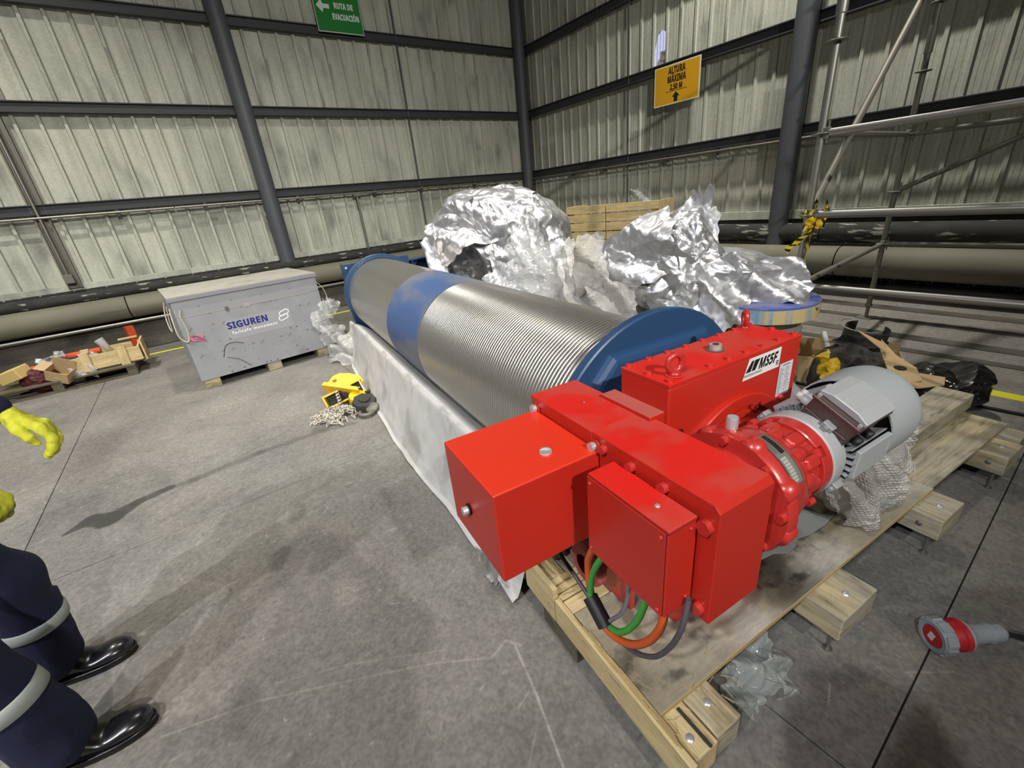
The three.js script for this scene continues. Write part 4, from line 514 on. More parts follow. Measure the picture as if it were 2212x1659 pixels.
{ const c = thing('spool', 'upright wrapped spool with a round blue-topped wooden lid beside the silver foil', 'spool', [2.97, 0, -1.78]);
  add('spool_body', crisp(lathe([[0, 0.69], [0.23, 0.69], [0.225, 0.02], [0.25, 0.0], [0, 0]], 48, 'y'), 0.5), M.galvDull, c, true);
  add('spool_lid', crisp(lathe([[0, 0.8], [0.33, 0.8], [0.338, 0.792], [0.338, 0.69], [0.33, 0.684], [0, 0.684]], 64, 'y'), 0.5), std({ map: tex(512, 128, (x, y) => { const n = wn1(x * 3, y * 2), q = smooth(0.45, 0.6, wn1(x * 2, y)); return y < 0.42 ? mixc([112, 114, 150], [66, 92, 168], q) : mixc(mixc([70, 120, 190], [150, 190, 205], n), [196, 176, 128], smooth(0.4, 0.55, wn1(x * 2 + 0.3, 0.2)) ); }), roughness: 0.6 }), c, true, 'lid with flaking blue paint');
  add('film_wrap', crisp(lathe(Array.from({ length: 24 }, (_, i) => [0.25 + 0.012 * Math.sin(i * 2.3) + i * 0.001, 0.685 - i * 0.029]), 48, 'y'), 1.2), M.clearBag, c, true); add('rope_end', tube([[0.27, 0.69, 0.1], [0.3, 0.6, 0.12], [0.3, 0.5, 0.12], [0.27, 0.42, 0.12]], 0.011, 20, 8), M.rope, c, true); }
{ const C = [2.29, 1.0, -4.4], a = [0.887, 0, 0.462], l = local(C, a);
  const g = merge([heap(C, a, [[-0.74, 0.3], [-0.68, 0.47], [-0.54, 0.62], [-0.3, 0.72], [-0.015, 0.73], [0.227, 0.72], [0.45, 0.64], [0.65, 0.5], [0.75, 0.343], [0.78, 0.176], [0.8, -0.1], [0.78, -0.45], [0.6, -0.9], [0, -0.96], [-0.55, -0.92], [-0.7, -0.45], [-0.72, -0.1]], 0.6, { amp: 0.1, f: 1.9, seed: 12, nu: 300, nv: 150, edge: 0.5, dents: [[-0.42, -0.1, 0.3, 0.55]] }),
    flap(l.p(-0.42, 0.38, 0.5), l.v(0.3, 0.14, 0.06), l.v(-0.1, 0.22, -0.16), { amp: 0.04, f: 2.8, seed: 101, curl: -0.16 }), flap(l.p(0.1, 0.1, 0.62), l.v(0.22, 0.05, 0.02), l.v(-0.06, 0.5, -0.14), { amp: 0.04, f: 2.8, seed: 102, curl: -0.1, rag: 0.15 }), flap(l.p(0.5, 0.2, 0.5), l.v(0.24, -0.12, -0.1), l.v(-0.1, 0.42, -0.18), { amp: 0.04, f: 2.8, seed: 103, curl: -0.12 }), flap(l.p(-0.68, -0.02, 0.42), l.v(0.09, 0.02, 0.1), l.v(-0.05, 0.36, -0.08), { amp: 0.04, f: 2.8, seed: 104, curl: -0.1 }), flap(l.p(0.0, 0.6, 0.25), l.v(0.5, 0.02, 0.02), l.v(0.02, 0.12, -0.2), { amp: 0.04, f: 2.8, seed: 105, curl: -0.14 }) ]);
  tag(add('foil_wrap', g, M.foil), 'tall round-topped heap wrapped in crumpled silver foil, left of the wooden boards', 'foil wrap'); }
{ const C = [2.79, 1.01, -2.31], a = [0.638, 0, 0.77], l = local(C, a);
  const g = merge([heap(C, a, [[-0.62, 0.2], [-0.45, 0.31], [-0.3, 0.4], [-0.15, 0.35], [-0.025, 0.41], [0.09, 0.45], [0.16, 0.33], [0.222, 0.2], [0.27, 0.1], [0.398, 0.09], [0.54, 0.03], [0.7, -0.03], [0.69, -0.13], [0.66, -0.25], [0.52, -0.25], [0.288, -0.34], [0.094, -0.41], [-0.187, -0.41], [-0.448, -0.243], [-0.61, -0.011]], 0.4, { amp: 0.085, f: 2.4, seed: 23, nu: 320, nv: 160, edge: 0.45 }),
    flap(l.p(0.06, 0.28, 0.12), l.v(0.16, 0.1, 0.0), l.v(-0.02, 0.26, -0.05), { amp: 0.035, f: 3.4, seed: 111, curl: 0.12, rag: 0.5 }), flap(l.p(0.46, -0.06, 0.3), l.v(0.36, -0.06, 0.0), l.v(-0.06, 0.16, -0.12), { amp: 0.035, f: 3.4, seed: 112, curl: -0.1, rag: 0.2 }), flap(l.p(0.2, -0.12, 0.42), l.v(0.2, 0.02, 0.05), l.v(-0.08, 0.26, -0.12), { amp: 0.035, f: 3.4, seed: 113, curl: -0.12 }), flap(l.p(-0.36, 0.14, 0.34), l.v(0.3, 0.16, 0.08), l.v(-0.12, 0.2, -0.1), { amp: 0.035, f: 3.4, seed: 114, curl: -0.2 }), flap(l.p(0.05, -0.3, 0.45), l.v(0.3, -0.02, 0.02), l.v(-0.04, 0.14, -0.06), { amp: 0.035, f: 3.4, seed: 115, curl: -0.1 }) ]);
  tag(add('foil_wrap', g, M.foil), 'wide peaked heap of bright silver foil beside the round blue-topped spool', 'foil wrap'); }
{ const C = [2.02, 0.97, -3.0], a = [0.8, 0, 0.6], l = local(C, a);
  const g = merge([heap(C, a, [[-0.46, -0.1], [-0.4, 0.06], [-0.27, 0.2], [-0.12, 0.26], [-0.03, 0.24], [0.0, 0.1], [0.08, 0.0], [0.1, -0.2], [-0.048, -0.3], [-0.311, -0.25]], 0.2, { amp: 0.07, f: 3.6, seed: 52, nu: 180, nv: 90 }),
    flap(l.p(-0.16, 0.16, 0.12), l.v(0.2, 0.16, 0.04), l.v(-0.12, 0.3, -0.04), { amp: 0.05, f: 4, seed: 121, curl: -0.2, rag: 0.45 }), flap(l.p(-0.36, -0.05, 0.2), l.v(0.16, 0.1, 0.06), l.v(-0.08, 0.2, -0.04), { amp: 0.05, f: 5, seed: 122, curl: -0.2 }), flap(l.p(-0.1, -0.12, 0.26), l.v(0.24, -0.02, 0.02), l.v(-0.04, 0.16, -0.06), { amp: 0.05, f: 5, seed: 123, curl: -0.2 }) ]);
  tag(add('plastic_film', g, M.film), 'milky plastic film bunched up between the two silver heaps', 'plastic film'); }
{ const C = [2.16, 0.9, -2.72], a = [0.8, 0, 0.6], l = local(C, a);
  const g = merge([heap(C, a, [[-0.2, -0.2], [-0.17, 0.05], [-0.08, 0.22], [0.05, 0.22], [0.17, 0.16], [0.22, 0.06], [0.32, -0.06], [0.44, -0.2], [0.48, -0.28], [0.38, -0.33], [0.1, -0.33]], 0.2, { amp: 0.07, f: 4, seed: 57, nu: 200, nv: 90, uvs: 1.2 }),
    flap(l.p(0.0, 0.2, 0.1), l.v(0.17, 0.02, 0.03), l.v(-0.04, 0.22, -0.02), { amp: 0.04, f: 5, seed: 131, curl: -0.12, rag: 0.35 }), flap(l.p(-0.14, 0.1, 0.2), l.v(0.05, 0.02, 0.04), l.v(-0.04, 0.3, -0.05), { amp: 0.03, f: 6, seed: 132, curl: -0.1, rag: 0.3 }), flap(l.p(0.16, -0.04, 0.26), l.v(0.2, -0.05, 0.05), l.v(-0.02, 0.15, -0.06), { amp: 0.045, f: 6, seed: 133, curl: -0.2 }), flap(l.p(0.2, -0.26, 0.32), l.v(0.28, -0.05, 0.05), l.v(-0.02, 0.1, -0.06), { amp: 0.05, f: 6, seed: 134, curl: -0.16 }), flap(l.p(0.42, -0.28, 0.34), l.v(0.14, 0.06, 0.05), l.v(-0.06, 0.1, -0.02), { amp: 0.03, f: 7, seed: 135, curl: 0.1, rag: 0.4 }) ]);
  tag(add('bubble_wrap', g, M.bubble), 'pile of crumpled bubble wrap in front of the peaked silver foil', 'bubble wrap'); }
tag(add('plastic_film', merge([flap([0.42, 0.5, -5.62], [0.12, 0.03, 0.04], [0.03, 0.2, -0.05], { amp: 0.05, f: 6, seed: 201, curl: -0.4, rag: 0.3 }), flap([0.5, 0.3, -5.5], [0.16, -0.03, 0.04], [0.02, 0.13, -0.06], { amp: 0.05, f: 6, seed: 202, curl: -0.4, rag: 0.3 }), flap([0.54, 0.6, -5.6], [0.1, 0.0, 0.04], [0.05, 0.13, -0.04], { amp: 0.04, f: 7, seed: 203, curl: -0.4, rag: 0.4 }), flap([0.5, 0.12, -5.35], [0.16, 0.02, 0.06], [0.02, 0.1, -0.08], { amp: 0.04, f: 7, seed: 204, curl: -0.4, rag: 0.3 })]), M.film), 'clump of plastic film wedged between the grey crate and the far drum end', 'plastic film');
tag(add('plastic_film', merge([flap([0.6, 0.24, -5.22], [0.12, 0.03, 0.05], [0.03, 0.14, -0.05], { amp: 0.04, f: 7, seed: 205, curl: -0.4, rag: 0.3 }), flap([0.56, 0.08, -5.1], [0.14, -0.02, 0.06], [0.0, 0.06, -0.08], { amp: 0.03, f: 8, seed: 206, curl: -0.4, rag: 0.4 }), flap([0.45, 0.05, -5.3], [0.11, 0.0, 0.05], [0.0, 0.035, -0.05], { amp: 0.03, f: 9, seed: 207, curl: -0.3, rag: 0.5 })]), M.bubble), 'low crumple of film on the floor at the far corner of the woven sheet', 'plastic film');
// film that pokes up above the foil
tag(add('plastic_film', flap([5.56, 1.42, -5.56], [0.14, -0.03, 0.1], [-0.08, 0.17, -0.02], { amp: 0.03, f: 6, seed: 151, curl: 0.3, rag: 0.5, nu: 40, nv: 40 }), M.film), 'wisp of clear film caught on the top edge of the wooden boards', 'plastic film');
// wooden crate by the right wall
{ const c = thing('board_crate', 'tall pale wooden crate of horizontal boards standing in the corner behind the foil', 'crate', hallPoint(5.97, 0, -5.12), PHI + Math.PI / 2 + 0.3);
  for (let k = 0; k < 10; k++) { const y = 0.02 + k * 0.136; for (const [a, b] of [[-0.78, 0.06], [0.075, 0.78]]) add('board', box(a, b, y, y + 0.118, -0.02 - 0.004 * (k % 2), 0.004 * (k % 3), 0.003, 'x').applyMatrix4(mat4([0, 0, -0.38])), M.wood, c, true); }
  for (const x of [-0.7, 0.06, 0.7]) add('post', box(x - 0.04, x + 0.04, 0, 1.36, -0.36, -0.3, 0.003, 'y'), M.wood, c, true);
  add('side_panel', box(-0.78, -0.76, 0, 1.36, -0.36, 0.3, 0.003), M.wood, c, true); add('side_panel', box(0.76, 0.78, 0, 1.36, -0.36, 0.3, 0.003), M.wood, c, true); }
// ------------------------------------------------------------------ grey crate with a lid
{
  const c = thing('grey_crate', 'large grey painted crate with a flat lid and blue maker lettering on its front', 'crate', [-0.921, 0, -5.463], 0.2037);
  const W0 = 1.44, D0 = 1.1, sides = (y0, y1, m, name) => { add(name, box(0, W0, y0, y1, -0.022, 0, 0.003, 'x'), m, c, true); };
  sides(0.1, 0.8, M.crate, 'front_panel'); sides(0.802, 0.962, M.crate, 'front_panel');
  add('side_panel', box(0, 0.022, 0.1, 0.962, -D0, -0.022, 0.003), M.crate, c, true); add('side_panel', box(W0 - 0.022, W0, 0.1, 0.962, -D0, -0.022, 0.003), M.crate, c, true); add('back_panel', box(0.02, W0 - 0.02, 0.1, 0.962, -D0, -D0 + 0.022, 0.003), M.crate, c, true); add('bottom_panel', box(0.02, W0 - 0.02, 0.1, 0.122, -D0, -0.02, 0.002), M.crate, c, true);
  const lid = add('lid', box(-0.018, W0 + 0.01, 0.966, 1.014, -D0 - 0.02, 0.016, 0.004, 'x'), M.crateLid, c, true, 'dusty lid'); add('lid_edge', box(-0.02, W0 + 0.012, 0.964, 1.004, 0.004, 0.0185, 0.002, 'x'), M.crateTrim, lid, true);
  for (const x of [0.02, 0.66, 1.24]) add('runner', box(x, x + 0.15, 0, 0.1, -D0 + 0.02, -0.02, 0.005, 'z'), M.oldWood, c, true);
  add('strap', merge([box(0.02, W0 - 0.1, 0.797, 0.804, 0.0, 0.003, 0.001), box(0.62, 0.68, 0.782, 0.82, 0, 0.005, 0.001)]), M.rope, c, true, 'thin strap round the crate'); add('strap_buckle', merge([box(0.44, 0.475, 0.78, 0.822, 0.001, 0.008, 0.002), box(0.45, 0.454, 0.77, 0.83, 0.006, 0.012, 0.001), box(0.462, 0.466, 0.77, 0.83, 0.006, 0.012, 0.001)]), M.galvDull, c, true);
  const logo = canvasTex(1024, 340, (g, w, h) => { g.clearRect(0, 0, w, h); g.fillStyle = '#9ea0a5'; g.fillRect(0, 0, w, h); g.fillStyle = '#23237c'; g.save(); g.translate(4, 152); g.scale(1.0, 1); g.font = 'bold 150px sans-serif'; g.lineWidth = 7; g.strokeStyle = '#23237c'; g.strokeText('SIGUREN', 0, 0, 735); g.fillText('SIGUREN', 0, 0, 735); g.restore(); g.fillStyle = '#eceef0'; g.font = 'bold 68px sans-serif'; let x = 46; for (const ch of 'failsafe movement') { g.fillText(ch, x, 250); x += g.measureText(ch).width * 0.92 + 10; } g.strokeStyle = '#f0f1f2'; g.lineWidth = 17; g.lineJoin = 'round';
    const pill = (cx, cy, a, b, ang) => { g.save(); g.translate(cx, cy); g.rotate(ang); g.beginPath(); g.moveTo(-a, -b); g.lineTo(a, -b); g.arc(a, 0, b, -Math.PI / 2, Math.PI / 2); g.lineTo(-a, b); g.arc(-a, 0, b, Math.PI / 2, Math.PI * 1.5); g.closePath(); g.stroke(); g.restore(); }; pill(930, 72, 44, 38, -0.3); pill(902, 152, 44, 38, -0.3); });
  { const s = new THREE.PlaneGeometry(0.655, 0.2175); add('printed_logo', tr(s, 0.725, 0.57, 0.0012), printed(logo, 0.6), c, true, 'blue and white printed lettering'); }
  const nail = lathe([[0, 0.001], [0.006, 0.0008], [0.007, 0]], 10, 'z'), r = rng(3); for (let k = 0; k < 15; k++) put('nail', nail, M.darkGrey, c, mat4([0.03 + r() * 1.38, k % 2 ? 0.12 + r() * 0.02 : 0.2 + r() * 0.5, 0.0006]), true);
  add('scuff', tube([[0.27, 0.3, 0.001], [0.33, 0.42, 0.001], [0.42, 0.43, 0.001], [0.5, 0.4, 0.001]], 0.0035, 20, 5), M.darkGrey, c, true); add('scuff', tube([[0.3, 0.29, 0.001], [0.4, 0.24, 0.001], [0.5, 0.13, 0.001]], 0.003, 16, 5), M.darkGrey, c, true);
  add('rope_handle', tube([[-0.03, 0.92, -0.5], [-0.06, 0.8, -0.48], [-0.07, 0.66, -0.42], [-0.06, 0.62, -0.36], [-0.05, 0.75, -0.32], [-0.03, 0.9, -0.3]], 0.007, 30, 8), M.rope, c, true); add('rope_handle', tube([[-0.02, 0.9, -0.05], [-0.035, 0.78, 0.0], [-0.03, 0.6, 0.03], [0.02, 0.55, 0.035], [0.05, 0.65, 0.03], [0.04, 0.82, 0.02], [0.06, 0.88, 0.01]], 0.008, 40, 8), M.rope, c, true); add('rope_handle', tube([[W0 + 0.01, 0.9, -0.1], [W0 + 0.07, 0.82, -0.08], [W0 + 0.09, 0.68, -0.05], [W0 + 0.05, 0.62, -0.02], [W0 + 0.015, 0.7, 0.0]], 0.006, 30, 8), M.rope, c, true);
  add('document_pouch', flap([0.1, 0.565, 0.012], [0.085, -0.02, 0], [0.0, 0.04, 0.004], { amp: 0.008, f: 12, seed: 9, curl: 0.12, rag: 0.4, nu: 20, nv: 20 }), M.pink, c, true, 'torn pink document pouch'); add('pouch_backing', box(0.02, 0.16, 0.56, 0.6, 0.0005, 0.003, 0.001), M.rope, c, true);
}
// ------------------------------------------------------------------ pallet of packing rubbish against the left wall
const HP = (x, y, z) => hallPoint(x, y, z);
{
  const p = thing('flat_pallet', 'long grey pallet strewn with packing rubbish at the far left', 'pallet', HP(-1.85, 0, -7.4), PHI);
  for (let k = 0; k < 5; k++) add('deck_board', box(-1.4, 0.92, 0.115, 0.137, 0.25 - k * 0.19, 0.37 - k * 0.19, 0.003, 'x'), M.greyWood, p, true);
  for (const x of [-1.34, -0.62, 0.12, 0.82]) { add('stringer', box(x, x + 0.1, 0.02, 0.115, -0.5, 0.36, 0.004, 'z'), M.greyWood, p, true); }
  for (const z of [0.28, -0.08, -0.48]) add('bottom_board', box(-1.4, 0.92, 0, 0.02, z, z + 0.09, 0.003, 'x'), M.greyWood, p, true);
  const t = thing('wooden_tray', 'shallow tray of fresh yellow boards on the right end of the left pallet', 'tray', HP(-1.15, 0.138, -7.25), PHI);
  add('side_board', box(-0.36, 0.32, 0.02, 0.19, 0.1, 0.122, 0.003, 'x'), M.wood, t, true); add('side_board', box(-0.36, 0.32, 0.02, 0.19, -0.35, -0.33, 0.003, 'x'), M.wood, t, true); add('end_board', box(0.3, 0.32, 0.02, 0.2, -0.33, 0.1, 0.003, 'z'), M.wood, t, true); add('end_board', box(0.34, 0.36, 0.0, 0.26, -0.2, 0.12, 0.003, 'z'), M.wood, t, true);
  for (const x of [-0.26, 0.09]) add('batten', box(x, x + 0.09, 0.0, 0.235, 0.124, 0.142, 0.003, 'y').applyMatrix4(mat4([0, 0, 0], 0, 0, -0.03)), M.wood, t, true); add('bottom', box(-0.36, 0.3, 0.005, 0.02, -0.33, 0.1, 0), M.oldWood, t, true); add('loose_lath', box(0.1, 0.3, 0.24, 0.26, -0.3, -0.26, 0.003, 'x'), M.wood, t, true);
  const cb = thing('cardboard_box', 'small open cardboard box tipped against the front of the left pallet', 'box', HP(-1.63, 0.14, -7.12), PHI - 0.5); { const tilt = mat4([0, 0.0, 0], 0.25, 0, -0.45), q = (g) => g.applyMatrix4(tilt); const w = 0.11, hh = 0.14, d = 0.08, e = 0.004; add('box_wall', q(box(-w, w, 0, hh, d - e, d, 0.001)), M.card, cb, true); add('box_wall', q(box(-w, w, 0, hh, -d, -d + e, 0.001)), M.card, cb, true); add('box_wall', q(box(-w, -w + e, 0, hh, -d, d, 0.001)), M.card, cb, true); add('box_wall', q(box(w - e, w, 0, hh, -d, d, 0.001)), M.card, cb, true); add('box_bottom', q(box(-w, w, 0, e, -d, d, 0.001)), M.card, cb, true); add('flap', q(box(-w, w, hh, hh + 0.1, -d, -d + e, 0.001).applyMatrix4(mat4([0, 0, 0]))), M.card, cb, true); add('flap', q(box(-w - 0.1, -w, hh - 0.004, hh, -d, d, 0.001)), M.card, cb, true); add('tape_strip', q(box(-0.02, 0.03, 0.05, 0.08, d, d + 0.001, 0)), M.foam, cb, true); }
  tag(add('foam_block', box(-0.13, 0.13, 0, 0.13, -0.09, 0.09, 0.012).applyMatrix4(mat4([0, 0.06, 0], 0.1, -0.4, 0.3)).applyMatrix4(new THREE.Matrix4().makeTranslation(...HP(-1.98, 0.16, -7.2))), M.foam), 'pale yellow block lying tilted at the left end of the rubbish on the pallet', 'block');
  const tu = thing('square_tube', 'short open orange square tube standing behind the wooden tray', 'tube', HP(-0.9, 0.16, -7.62), PHI + 0.3); add('tube_wall', merge([box(-0.045, 0.045, 0, 0.36, 0.04, 0.045, 0.001), box(-0.045, 0.045, 0, 0.36, -0.045, -0.04, 0.001), box(-0.045, -0.04, 0, 0.36, -0.045, 0.045, 0.001), box(0.04, 0.045, 0, 0.36, -0.045, 0.045, 0.001)]), M.orangeRed, tu, true);
  const cu = thing('plastic_cup', 'milky plastic cup tipped among the rubbish behind the wooden tray', 'cup', HP(-1.16, 0.33, -7.4), PHI); add('cup_wall', lathe([[0, 0], [0.036, 0], [0.05, 0.135], [0.048, 0.135], [0.034, 0.004], [0, 0.004]], 28, 'y').applyMatrix4(mat4([0, 0, 0], 0, 0, 0.35)), M.cup, cu, true); add('cup_rim', new THREE.TorusGeometry(0.049, 0.003, 8, 28).rotateX(Math.PI / 2).translate(0, 0.135, 0).applyMatrix4(mat4([0, 0, 0], 0, 0, 0.35)), M.cup, cu, true);
  tag(add('orange_panel', inHall(box(-1.62, -1.25, 0.3, 0.335, -7.58, -7.48, 0.004)), M.orange), 'bright orange panel lying behind the cardboard box on the left pallet', 'panel'); tag(add('orange_panel', inHall(box(-1.9, -1.8, 0.25, 0.3, -7.4, -7.3, 0.01)), M.orange), 'small orange piece beside the pale yellow block on the left pallet', 'panel'); tag(add('wood_offcut', inHall(box(-1.42, -1.34, 0.33, 0.37, -7.42, -7.36, 0.004)), M.wood), 'little wooden offcut on top of the rubbish behind the wooden tray', 'offcut');
  tag(add('plastic_film', merge([flap(HP(-1.5, 0.27, -7.3), [0.26, 0.0, -0.03], [0.0, 0.06, -0.16], { amp: 0.045, f: 7, seed: 161, curl: -0.15 }), flap(HP(-1.72, 0.3, -7.35), [0.12, 0.05, 0], [0.0, 0.1, -0.1], { amp: 0.04, f: 8, seed: 162, curl: -0.2 }), flap(HP(-1.42, 0.18, -7.1), [0.14, -0.02, 0], [0.0, 0.06, -0.06], { amp: 0.03, f: 8, seed: 163, curl: -0.2 })]), M.film), 'crinkled clear film heaped over the middle of the left pallet', 'plastic film');
  tag(add('dark_bag', heap(HP(-1.8, 0.2, -7.22), [1, 0, -0.1], [[-0.2, -0.06], [-0.16, 0.06], [0, 0.09], [0.14, 0.05], [0.18, -0.06]], 0.12, { amp: 0.03, f: 7, seed: 91, nu: 90, nv: 40 }), M.maroon), 'dark maroon plastic bag between the pale block and the cardboard box', 'bag');
  tag(add('foil_strip', flap(HP(-1.69, 0.36, -7.4), [0.16, 0.02, 0], [0, 0.015, -0.05], { amp: 0.015, f: 9, seed: 164, curl: 0.05, nu: 30, nv: 20 }), M.foil), 'strip of silver foil on top of the rubbish on the left pallet', 'foil strip');
}
// ------------------------------------------------------------------ yellow chain hoist on the floor
{
  const h = thing('chain_hoist', 'small yellow hand chain hoist with a heap of bright chain beside the woven sheet', 'hoist', [0.36, 0, -4.0], -0.35);
  const cover = extrude([[-0.17, -0.06], [-0.15, 0.03], [-0.1, 0.075], [0.0, 0.09], [0.1, 0.08], [0.15, 0.03], [0.15, -0.05], [0.08, -0.1], [-0.06, -0.1]], 0.03, 0.006, [circlePts(0.018, 14, -0.11, -0.02)]);
  const lay = mat4([0, 0.17, -0.05], -1.0, 0, -0.35);
  add('cover_plate', cover.applyMatrix4(lay), M.yellowPaint, h, true); add('frame_plate', extrude([[-0.19, -0.07], [-0.18, -0.03], [0.14, -0.03], [0.16, -0.07]], 0.11, 0.004).applyMatrix4(mat4([0, 0.13, 0.0], -1.0, 0, -0.35)), M.yellowPaint, h, true); 
  const cage = (g) => g.applyMatrix4(mat4([-0.01, 0.1, 0.05], -0.45, 0.05, 0.34));
  add('cage_core', cage(box(-0.17, 0.15, -0.046, 0.046, -0.06, 0.02, 0.01)), M.black, h, true); for (const y of [-0.056, 0.056]) add('cage_bar', cage(box(-0.2, 0.17, y - 0.009, y + 0.009, -0.07, 0.045, 0.004)), M.yellowPaint, h, true); add('cage_bar', cage(box(-0.2, -0.182, -0.06, 0.06, -0.07, 0.045, 0.004)), M.yellowPaint, h, true); for (const x of [0.06, 0.15]) add('tie_bar', cage(box(x, x + 0.014, -0.056, 0.056, 0.028, 0.042, 0.004)), M.zinc, h, true);
  add('hand_wheel', lathe([[0.0, -0.03], [0.07, -0.03], [0.085, -0.018], [0.07, 0], [0.085, 0.018], [0.07, 0.03], [0, 0.03]], 36, 'x').applyMatrix4(mat4([-0.02, 0.1, 0.02], 0, 0.3, 0.5)), M.darkGrey, h, true);
  add('drum_case', lathe([[0, 0.1], [0.07, 0.1], [0.078, 0.09], [0.078, 0.0], [0, 0]], 32, 'y').applyMatrix4(mat4([0.09, 0.02, 0.13], 0.3, 0, -0.2)), M.yellowPaint, h, true);
  add('gear_case', crisp(lathe([[0, 0.045], [0.05, 0.045], [0.05, 0.03], [0.1, 0.026], [0.108, 0.01], [0.105, -0.05], [0, -0.05]], 8, 'y'), 0.5).applyMatrix4(mat4([0.17, 0.065, 0.23], 0.3, 0.3, -0.15)), M.darkGrey, h, true);
  const hook = (pos, ry, s) => { const pts = []; for (let i = 0; i <= 16; i++) { const t = -0.6 + i / 16 * 4.4; pts.push([0.045 * Math.cos(t), 0.014, 0.045 * Math.sin(t)]); } return merge([tube(pts, 0.014, 40, 10), lathe([[0, 0.05], [0.02, 0.05], [0.024, 0], [0, 0]], 16, 'x', [0.03, 0.014, -0.04])]).applyMatrix4(mat4(pos, 0, ry, 0, s)); };
  add('hook', hook([0.2, 0.012, 0.38], 0.4, 1.25), M.galvDull, h, true); add('hook', hook([0.2, 0.05, 0.05], 2.2, 1.2), M.darkGrey, h, true); add('hook_block', lathe([[0, 0.04], [0.05, 0.035], [0.06, 0.02], [0.055, 0], [0, 0]], 28, 'y').applyMatrix4(mat4([0.25, 0.025, 0.32], 0.35, 0, 0.2)), M.galvDull, h, true);
  // chain: welded links laid along a wandering path
  const r = rng(15), link = new THREE.TorusGeometry(0.0125, 0.0042, 6, 14).scale(1.6, 1, 1), L = []; let x = -0.06, z = 0.12, a = 2.6, y = 0.05;
  for (let k = 0; k < 420; k++) { a += (r() - 0.5) * 1.3; const cx = -0.06, cz = 0.31; const rx = (x - cx) / 0.2, rz = (z - cz) / 0.19; if (rx * rx + rz * rz > 1) a = Math.atan2(cz - z, cx - x) + (r() - 0.5) * 0.9; x += Math.cos(a) * 0.021; z += Math.sin(a) * 0.021; y = 0.012 + 0.05 * Math.max(0, 1 - rx * rx - rz * rz) * r(); L.push(link.clone().applyMatrix4(mat4([x, y, z], k % 2 ? Math.PI / 2 + (r() - 0.5) : (r() - 0.5) * 1.2, -a, (r() - 0.5) * 0.6))); }
  for (let k = 0; k < 14; k++) L.push(link.clone().applyMatrix4(mat4([-0.08 + 0.006 * k * 0.5, 0.16 - k * 0.011, 0.08 + k * 0.009], k % 2 ? 1.57 : 0, 0.3, -1.1)));
  const ch = add('load_chain', merge(L), M.chain, h, true, 'heap of bright steel chain'); ch.userData.kind = 'stuff';
}
// ------------------------------------------------------------------ red and grey industrial plug
{
  const p = thing('power_plug', 'round red and grey industrial power plug lying on the floor at the right', 'plug', [1.665, 0.058, -0.24], -0.53);
  // its axis runs along local +x, the face looks along -x
  add('collar', crisp(lathe([[0.0, 0.004], [0.036, 0.004], [0.04, 0], [0.053, 0], [0.057, 0.005], [0.058, 0.034], [0.055, 0.042], [0.04, 0.044]], 8 * 5, 'x'), 0.5), M.plugGrey, p, true);
  for (let k = 0; k < 8; k++) { const t = k * Math.PI / 4 + 0.2; add('grip_rib', box(0.004, 0.04, 0.054, 0.0605, -0.016, 0.016, 0.003).applyMatrix4(mat4([0, 0, 0], t, 0, 0)), M.plugGrey, p, true); }
  add('face_disc', lathe([[0.0001, -0.0006], [0.034, -0.0006], [0.036, 0.002], [0.036, 0.005], [0, 0.005]], 40, 'x'), M.plugRed, p, true, 'red face disc'); add('centre_tab', box(-0.0025, 0.001, -0.014, 0.014, -0.01, 0.01, 0.001).applyMatrix4(mat4([0, 0, 0], 0.2, 0, 0)), M.paper, p, true);
  add('red_body', crisp(lathe([[0.04, 0.043], [0.046, 0.046], [0.047, 0.075], [0.053, 0.08], [0.053, 0.094], [0.046, 0.098]], 40, 'x'), 0.5), M.plugRed, p, true, 'red body ring');
  add('grey_body', crisp(lathe([[0.05, 0.094], [0.05, 0.104], [0.038, 0.118], [0.032, 0.14], [0.031, 0.175], [0.034, 0.178], [0.034, 0.188], [0.03, 0.192], [0.029, 0.225], [0.02, 0.238], [0.012, 0.24]], 36, 'x'), 0.5), M.plugGrey, p, true);
  add('cable', tube([[0.235, 0, 0], [0.29, -0.018, 0.004], [0.36, -0.046, 0.02], [0.5, -0.05, 0.06], [0.8, -0.05, 0.2], [1.3, -0.05, 0.3], [1.8, -0.05, 0.7]], 0.0075, 60, 8), M.rubber, p, true); add('cable', tube([[0.235, 0.003, -0.005], [0.3, -0.01, 0.0], [0.4, -0.046, 0.0], [0.55, -0.05, 0.02], [0.9, -0.05, 0.1], [1.4, -0.05, 0.2]], 0.005, 50, 8), M.cableDark, p, true);
}
